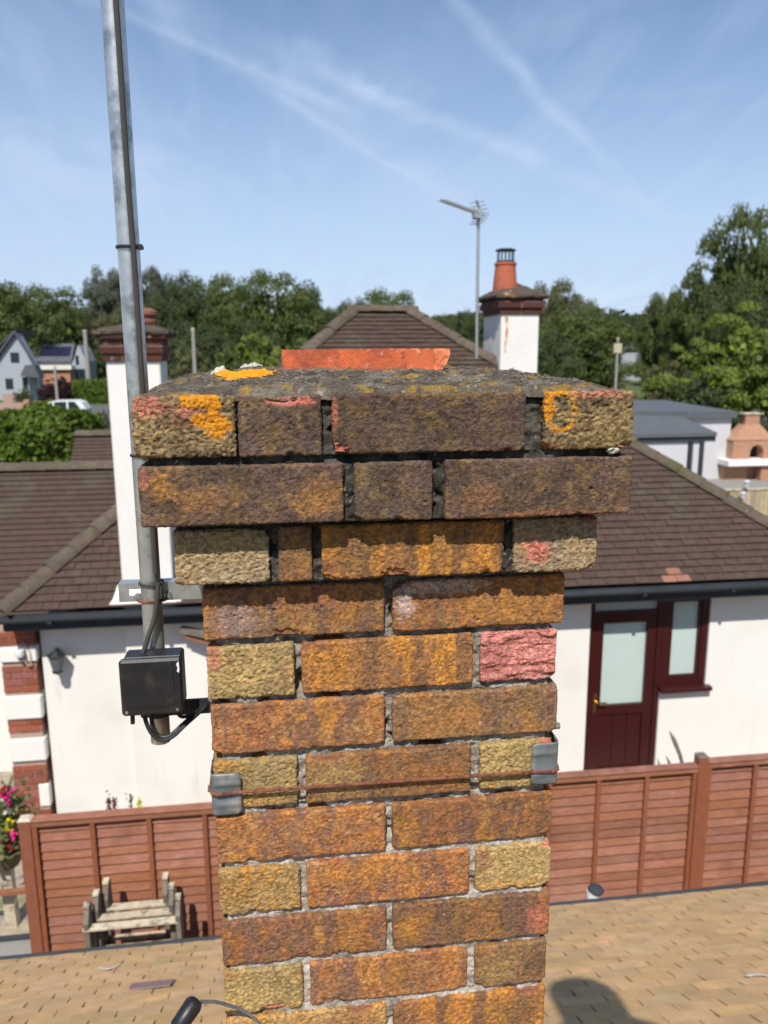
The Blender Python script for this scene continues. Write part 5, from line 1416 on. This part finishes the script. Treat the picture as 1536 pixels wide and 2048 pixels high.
# low walls, pier, car
o = wbox(MB(), -10, 806, 62, 832, 78, .3).build('garden_wall', M_pinkwall); tag(o, 'low pink garden wall in front of the pale blue house', 'wall')
o = wbox(MB(), 46, 800, 60, 834, 77, .9).build('gate_pier', ob); tag(o, 'orange brick gate pier at the end of the pink garden wall', 'pier')
o = wbox(MB(), -4, 820, 17, 840, 74, .5).build('brick_stub', M_redbrick); tag(o, 'dark brick gate stub at the left photo edge', 'pier')
o = wbox(MB(), 5, 788, 30, 806, 84, .3).build('picket_gate', M_pinkwall); tag(o, 'slatted pinkish gate before the pale blue house', 'gate')
cY = 62
van = empty('parked_car', 'white car parked beside the hedge on the left', 'car', (at(115, 850, cY)[0], cY, 0))
cpt = mat('white_car_paint', (.78, .79, .80), .25, spec=.6)
cx_ = at(118, 850, cY)[0]
prof = [(-2.1, .35), (-2.15, .75), (-1.45, .92), (-.75, 1.45), (-.3, 1.58), (1.3, 1.60), (1.75, 1.45), (2.05, .95), (2.1, .4)]
MB().poly([(cx_+x, cY, z+.15) for x, z in prof], (0, 1.75, 0)).build('body', cpt, van)
for P in ([(-1.28, .98), (-.70, 1.40), (-.35, 1.48), (-.35, .98)], [(-.22, .98), (-.22, 1.50), (.65, 1.52), (.65, .98)], [(.78, .98), (.78, 1.52), (1.25, 1.52), (1.65, .98)]):
    MB().poly([(cx_+x, cY-.012, z+.15) for x, z in P], (0, .01, 0)).build('window', hwin, van)
for x in (-1.35, 1.3):
    for y_ in (cY-.02, cY+1.6):
        MB().tube([(cx_+x, y_, .33), (cx_+x, y_+.18, .33)], .33, 16).build('wheel', M_blackiron, van)
# poles
def pole(px, y0_, y1_, Y, r, lab, head=None):
    a = at(px, y1_, Y); e = empty('utility_pole', lab, 'pole', (a[0], Y, 0), 'poles along the street')
    t = at(px-.0, y0_, Y); MB().tube([(a[0], Y, 0), (a[0], Y, t[2])], [r*1.15, r*.85], 10).build('shaft', mat('pole_wood', (.30, .28, .25), .9) if 'pole_wood' not in MATS else MATS['pole_wood'], e, smooth=True)
    if head: MB().box(a[0]-.32, a[0]+.32, Y-.12, Y+.12, t[2]-1.1, t[2]-.35).build('transformer', M_greywood, e)
    MB().tube([(a[0], Y, t[2]-.05), (a[0], Y, t[2]+.12)], r*.95, 8).build('cap', M_greywood, e)
pole(178, 662, 768, 88, .24, 'pale pole beside the solar house')
pole(117, 735, 822, 70, .13, 'thin leaning pole in front of the copper bush')
pole(391, 660, 760, 45, .11, 'thin pole against dark trees right of the mast')
pole(1231, 678, 775, 62, .11, 'pole with a box on the right, in front of trees', True)

# ------------------------------------------------------------------ trees and hedges
def crown_mesh(name, seed, n_clump, n_leaf, leaf, m, shape='round', dens=.8):
    """unit crown: width about 2 (x,y in -1..1), z 0..1; leaf-sized faces grouped in clumps"""
    R = np.random.default_rng(seed)
    pts = []
    while len(pts) < n_clump:
        p = R.uniform(-1, 1, 3); p[2] = R.uniform(0, 1)
        zc = p[2]
        if shape == 'round': rad = math.sqrt(max(0, 1-((zc-.42)/.60)**2))
        elif shape == 'dome': rad = math.sqrt(max(0, 1-(zc/1.0)**2))*.99
        elif shape == 'tall': rad = math.sqrt(max(0, 1-((zc-.5)/.53)**2))*(.80+.2*math.sin(zc*9+seed))
        else: rad = 1
        d = math.hypot(p[0], p[1])
        if d > rad: continue
        if d < rad*.45 and R.random() < .35 and zc < .8: continue
        pts.append(p)
    pts = np.array(pts); pts[:, 0] += (fbm(pts*2.2+seed, seed, 2)-.5)*.25; pts[:, 2] += (fbm(pts*2.6+seed+5, seed+3, 2)-.5)*.16
    V = []; k = 0
    cr = R.uniform(.10, .25, n_clump)*(.55 if dens < 1 else 1)
    per = (n_leaf*cr**2/np.sum(cr**2)).astype(int)
    C = np.repeat(pts, per, 0); rr = np.repeat(cr, per); n = len(C)
    dirs = R.normal(size=(n, 3)); dirs[:, 2] = np.abs(dirs[:, 2])*1.0+dirs[:, 2]*.35; dirs /= np.linalg.norm(dirs, axis=1, keepdims=True)
    pos = C+dirs*(rr*R.uniform(.55, 1.08, n))[:, None]*[1, 1, .62]
    nrm = dirs+R.normal(size=(n, 3))*.42; nrm /= np.linalg.norm(nrm, axis=1, keepdims=True)
    a = np.cross(nrm, R.normal(size=(n, 3))); a /= np.linalg.norm(a, axis=1, keepdims=True); b = np.cross(nrm, a)
    s = (leaf*R.uniform(.6, 1.35, n))[:, None]
    m_ = max(400, n//6)                                  # older, larger sprays deep inside the crown
    ii = R.integers(0, n_clump, m_); ip = pts[ii]*[.66, .66, .80]+R.normal(size=(m_, 3))*.05+[0, 0, .02]
    inn = R.normal(size=(m_, 3)); inn[:, 1] *= 1.0; inn /= np.linalg.norm(inn, axis=1, keepdims=True)
    ia = np.cross(inn, R.normal(size=(m_, 3))); ia /= np.linalg.norm(ia, axis=1, keepdims=True); ib = np.cross(inn, ia)
    is_ = (leaf*2.2*R.uniform(.7, 1.3, m_))[:, None]
    q = np.stack([pos-a*s, pos-b*s*.62, pos+a*s, pos+b*s*.62], 1).reshape(-1, 3)
    q = np.concatenate([q, np.stack([ip-ia*is_, ip-ib*is_*.8, ip+ia*is_, ip+ib*is_*.8], 1).reshape(-1, 3)]); n += m_
    F = np.arange(n*4).reshape(-1, 4)
    me = fast_mesh(name, q, F, smooth=False); me.materials.append(m); return me
def trunk_mesh(name, seed, m):
    rng = random.Random(seed); mb = MB()
    mb.tube([(0, 0, 0), (.02, .01, .3), (-.01, .02, .6), (.02, 0, .95)], [.055, .045, .032, .012], 8)
    for k in range(7):
        t = rng.uniform(0, 6.28); z = rng.uniform(.25, .6)
        e = Vector((math.cos(t)*.6, math.sin(t)*.6, z+rng.uniform(.2, .38)))
        mb.tube([(0, 0, z), (e.x*.45, e.y*.45, z+(e.z-z)*.65), tuple(e)], [.026, .016, .005], 6)
    me = bpy.data.meshes.new(name); me.from_pydata(mb.v, [], mb.f); me.materials.append(m); return me
LEAFS = dict(oak=L_oak, dark=L_dark, olive=L_olive, bright=L_bright, pale=L_pale)
CR_ = {}
def crown(kind, shape, var, dens=1.0):
    key = (kind, shape, var, dens)
    if key not in CR_: CR_[key] = crown_mesh('crown', hash((shape, var)) % 1000 if False else (len(shape)*31+var*7+11), 170 if dens >= 1 else 190, int(30000*dens), .0175 if dens >= 1 else .016, LEAFS[kind], shape, dens)
    return CR_[key]
TR_ = [trunk_mesh('trunk', 60+k, M_bark) for k in range(3)]
rt_ = random.Random(77)
def tree(px, top, wpx, Y, kind, shape, label, dens=1.0, base=0., name='tree'):
    t = at(px, top, Y); H = float(t[2])
    w = wpx/FPX*(Y+1)*(.60 if kind != 'pale' else .5)
    e = empty(name, label, 'tree', (t[0], Y, 0), 'trees beyond the houses')
    c = bpy.data.objects.new('crown', crown(kind, shape, rt_.randrange(3), dens)); COL.objects.link(c); c.parent = e
    zb_ = base*H; c.location = (0, 0, zb_); c.scale = (w, w*.9, (H-zb_)*.96); c.rotation_euler = (0, 0, rt_.uniform(0, 6.28))
    k = bpy.data.objects.new('trunk', TR_[rt_.randrange(3)]); COL.objects.link(k); k.parent = e; k.scale = (min(w, 6), min(w, 6), H*.85)
    return e
T_ = [
 (-15, 560, 190, 118, 'oak', 'round', 'dark green tree behind the pale blue house, at the left edge'),
 (80, 572, 160, 125, 'oak', 'round', 'broad oak behind the far houses on the left'),
 (128, 600, 90, 132, 'olive', 'round', 'olive tree above the solar house'),
 (150, 640, 110, 140, 'olive', 'dome', 'brownish low tree behind the solar house'),
 (212, 537, 110, 150, 'pale', 'round', 'sparse pale tree with sky showing through left of the mast'),
 (300, 532, 90, 145, 'pale', 'round', 'sparse pale tree just right of the mast'),
 (250, 610, 120, 138, 'olive', 'round', 'olive brown tree behind the left white chimney'),
 (365, 552, 120, 128, 'dark', 'round', 'dark rounded tree right of the mast'),
 (440, 550, 150, 132, 'oak', 'round', 'tall oak in the middle of the left tree line'),
 (545, 545, 180, 120, 'oak', 'round', 'largest round oak above the left orange lichen'),
 (610, 585, 100, 128, 'dark', 'round', 'dark tree at the right end of the left tree line'),
 (500, 640, 150, 100, 'dark', 'dome', 'dark lower tree in front of the oaks'),
 (400, 640, 130, 98, 'dark', 'dome', 'dark lower tree behind the thin pole'),
 (655, 615, 70, 150, 'olive', 'round', 'small hazy tree left of the bungalow ridge'),
 (760, 580, 150, 135, 'oak', 'round', 'rounded tree right behind the bungalow ridge'),
 (700, 600, 80, 142, 'dark', 'round', 'dark tree behind the left end of the bungalow ridge'),
 (880, 630, 90, 150, 'oak', 'round', 'low tree left of the aerial pole'),
 (930, 622, 80, 120, 'dark', 'round', 'dark tree behind the aerial pole'),
 (1122, 560, 130, 95, 'olive', 'round', 'olive green tree rising right of the far chimney'),
 (1160, 618, 190, 85, 'oak', 'round', 'broad green tree right of the far chimney'),
 (1085, 660, 150, 70, 'dark', 'dome', 'dark shrubby tree low behind the far chimney'),
 (1220, 625, 110, 140, 'dark', 'round', 'dark distant tree in the gap on the right'),
 (1265, 628, 90, 150, 'dark', 'round', 'small distant dark tree beside the pole with a box'),
 (1325, 585, 95, 110, 'oak', 'round', 'mid green tree left of the tallest tree'),
 (1385, 552, 95, 95, 'oak', 'round', 'leafy tree leaning under the tallest tree'),
 (1500, 416, 190, 88, 'oak', 'round', 'tallest tree, upper right, with gaps in its crown'),
 (1590, 430, 170, 92, 'oak', 'round', 'tall tree cut by the right photo edge'),
 (1480, 560, 160, 80, 'dark', 'round', 'dark tree below the tallest tree'),
]
for (px, tp_, wp, Y, kd, sh_, lab) in T_:
    tree(px, tp_, wp, Y, kd, sh_, lab, dens=1.0, base=.22 if kd == 'pale' else .12 if sh_ == 'tall' else .02)
def bush(px, top, wpx, Y, kind, label, name='bush', leaf=None, sz=None, dens=1.0, depth=1.0):
    t = at(px, top, Y); H = float(t[2]); w = wpx/FPX*(Y+1)*.5
    e = empty(name, label, 'bush', (t[0], Y, 0))
    lm = LEAFS.get(kind) or kind
    me = crown_mesh('foliage', int(px)*3+7, 170, int(10000*dens), leaf or .03, lm, 'dome')
    c = link('foliage', me, None, e); c.scale = (w, w*depth, H*.98)
    MB().tube([(t[0], Y, 0), (t[0], Y, H*.7)], [.08, .03], 6).build('stem', M_bark, e)
    return e
bush(1490, 618, 420, 42, 'bright', 'big rounded bright green tree at the right, above the grey extension', 'broad_tree', leaf=.0135, dens=5.5)
bush(1330, 715, 190, 46, L_olive, 'yellowish green shrub left of the big rounded tree', leaf=.024, dens=1.2)
bush(1400, 745, 200, 38, L_dark, 'dark shrub above the flat grey roof', leaf=.024, dens=1.2)
bush(1520, 815, 120, 33, L_pale, 'grey green shrub behind the brick oven', leaf=.03, dens=.8)
bush(510, 672, 190, 75, 'bright', 'bright green shrub in front of the dark trees, left of the pot', leaf=.028)
bush(640, 672, 150, 80, 'bright', 'bright green shrub left of the bungalow hip', leaf=.028)
bush(370, 690, 110, 60, L_olive, 'olive shrub between white chimney and thin pole', leaf=.028)
bush(440, 690, 120, 70, L_oak, 'green shrub right of the thin pole', leaf=.028)
bush(112, 750, 82, 86, L_purple, 'dark copper leaved bush before the solar house', leaf=.032, dens=.7)
bush(95, 798, 56, 80, L_lime, 'low lime green mound left of the thin pole', leaf=.04, dens=.35)
bush(142, 800, 40, 79, L_lime, 'small lime green mound right of the thin pole', leaf=.04, dens=.3)
bush(45, 772, 42, 82, L_olive, 'clipped olive shrub by the gate pier', leaf=.035, dens=.4)
bush(225, 640, 90, 126, L_olive, 'olive thicket behind the left white chimney', leaf=.03, dens=.8)
bush(196, 690, 60, 122, L_dark, 'dark thicket right of the pale pole', leaf=.03, dens=.8)
bush(40, 640, 200, 130, L_oak, 'green thicket behind the far house roofs', leaf=.026)
bush(1010, 650, 120, 75, L_dark, 'dark shrub hidden behind the far chimney', leaf=.03, dens=.8)
bush(870, 660, 120, 100, L_dark, 'dark shrub right of the bungalow roof', leaf=.03, dens=.8)
def hedge(x0, x1, y0, y1, h, label, m, n, leaf, seed, lumpy=.0):
    e = empty('hedge', label, 'hedge', ((x0+x1)/2, (y0+y1)/2, 0))
    R = np.random.default_rng(seed)
    u = R.uniform(0, 1, (n, 3)); 
    f = R.integers(0, 3, n)
    P = np.stack([x0+(x1-x0)*u[:, 0], y0+(y1-y0)*u[:, 1], h*u[:, 2]], 1)
    P[f == 0, 1] = y0; P[f == 1, 2] = h; s = f == 2; P[s, 0] = np.where(u[s, 1] > .5, x0, x1); P[s, 1] = y0+(y1-y0)*R.uniform(0, 1, s.sum())
    bump = (fbm(P*1.1, seed, 3)-.5)*lumpy
    P[:, 2] += bump*(P[:, 2] > h*.5); P[:, 1] += (fbm(P*1.4+9, seed+1, 3)-.5)*lumpy
    P += R.normal(size=P.shape)*leaf*.6
    nrm = R.normal(size=(n, 3))*.7; nrm[f == 0] += [0, -1, .3]; nrm[f == 1] += [0, 0, 1]
    nrm /= np.linalg.norm(nrm, axis=1, keepdims=True)
    a = np.cross(nrm, R.normal(size=(n, 3))); a /= np.linalg.norm(a, axis=1, keepdims=True); b = np.cross(nrm, a)
    sz = (leaf*R.uniform(.6, 1.4, n))[:, None]
    q = np.stack([P-a*sz, P-b*sz*.6, P+a*sz, P+b*sz*.6], 1).reshape(-1, 3)-np.array(e.location)
    link('foliage', fast_mesh('foliage', q, np.arange(n*4).reshape(-1, 4), smooth=False), m, e)
    MB().box(x0+.25, x1-.25, y0+.3, y1-.3, 0, h-.35-lumpy*.4).build('inner_twigs', M_bark, e)
hedge(at(148, 800, 86)[0], at(260, 800, 86)[0], 86, 90, float(at(180, 764, 86)[2]), 'clipped bright hedge right of the copper bush', L_hedge, 6000, .16, 3, .3)
hedge(at(-40, 850, 26)[0], at(160, 850, 26)[0], 25, 29, float(at(60, 846, 25)[2]), 'long leafy hedge above the outbuilding ridge at the left', L_hedge, 26000, .085, 4, 1.1)
bush(175, 868, 90, 24, L_olive, 'greyish shrub at the right end of the near hedge', leaf=.045, dens=.6)
bush(215, 815, 50, 44, L_pale, 'grey green shrub beside the left white chimney', leaf=.05, dens=.35)
# a dense far wood closes the view between the trunks
R = np.random.default_rng(9); n = 45000
P = np.stack([R.uniform(-75, 120, n), R.uniform(152, 172, n), R.uniform(0, 1, n)], 1)
hh = 12.5+5*(fbm(np.stack([P[:, 0]/9, P[:, 0]*0, P[:, 0]*0], 1), 5, 3)-.5); P[:, 2] *= hh
nrm = R.normal(size=(n, 3))+[0, -.8, .4]; nrm /= np.linalg.norm(nrm, axis=1, keepdims=True)
a = np.cross(nrm, R.normal(size=(n, 3))); a /= np.linalg.norm(a, axis=1, keepdims=True); b = np.cross(nrm, a)
s = R.uniform(.4, .8, n)[:, None]
q = np.stack([P-a*s, P-b*s*.7, P+a*s, P+b*s*.7], 1).reshape(-1, 3)
o = link('woodland', fast_mesh('woodland', q, np.arange(n*4).reshape(-1, 4), smooth=False), L_dark)
tag(o, 'dark continuous woodland behind all the trees', 'woodland', kind='stuff')

# ------------------------------------------------------------------ the photographer, whose shadow falls on the roof
def person(base, head_top):
    H = head_top-base[2]; x, y, z = base
    bm_v = [((0, 0, .52), .145), ((0, .0, .64), .14), ((0, .0, .72), .125), ((0, 0, .80), .105), ((0, .01, .855), .112), ((0, .02, .912), .128), ((0, .015, .940), .108)]
    V = [(x+a[0]*H, y+a[1]*H, z+a[2]*H) for a, _ in bm_v]; RR = [r*1.0*H/1.75 for _, r in bm_v]; E_ = [(i, i+1) for i in range(6)]
    def limb(start, pts):
        prev = start
        for (a, r) in pts:
            V.append((x+a[0], y+a[1], z+a[2])); RR.append(r); E_.append((prev, len(V)-1)); prev = len(V)-1
        return prev
    for s in (-1, 1):
        limb(0, [((s*.10, 0, .50*H), .10), ((s*.15, .10, .27*H), .068), ((s*.17, .02, .055*H), .05), ((s*.18, .10, .022*H), .045), ((s*.18, .18, .018*H), .035)])
    # both hands hold a phone low to the left, just behind the lens
    ph = Vector((EYE[0], EYE[1], EYE[2]))-Vector(_f)*.10
    for s in (-1, 1):
        tgt = ph+Vector(CR)*(.055*s)-Vector(_f)*.02
        sh = Vector((x+s*.155, y, z+.765*H)); el = Vector((x+s*.17-.06, y+.02, z+.62*H))
        w = tgt-Vector((0, .02, .03))
        limb(2, [((sh.x-x, sh.y-y, sh.z-z), .062), ((el.x-x, el.y-y, el.z-z), .045), ((w.x-x, w.y-y-.03, w.z-z-.02), .032), ((w.x-x, w.y-y, w.z-z), .036)])
        wi = len(V)-1
        for k in range(5):
            base_f = w+Vector((0, 0, .03-.015*k)); 
            limb(wi, [((base_f.x-x-s*.012, base_f.y-y+.012, base_f.z-z), .009), ((base_f.x-x-s*.03, base_f.y-y+.022, base_f.z-z), .008)])
    me = bpy.data.meshes.new('person'); me.from_pydata(V, E_, [])
    o = link('person', me, M_cloth)
    md = o.modifiers.new('skin', 'SKIN'); sub = o.modifiers.new('smooth', 'SUBSURF'); sub.levels = 2; sub.render_levels = 2
    if not me.skin_vertices: 
        bm = bmesh.new(); bm.from_mesh(me); bm.verts.layers.skin.verify(); bm.to_mesh(me); bm.free()
    for i, sv_ in enumerate(me.skin_vertices[0].data):
        sv_.radius = (RR[i], RR[i]); sv_.use_root = (i == 0)
    tag(o, 'person in dark clothes whose head shadow falls on the tan roof', 'person')
    phn = MB().box(-.036, .036, -.078, .078, -.004, .004, .002).build('phone', M_blackp)
    phn.matrix_world = Matrix.Translation(ph+Vector(_f)*.03)@cam.matrix_world.to_3x3().to_4x4()
    tag(phn, 'black phone held up behind the camera position', 'phone')
person((.30, -.88, 4.40), 6.27)
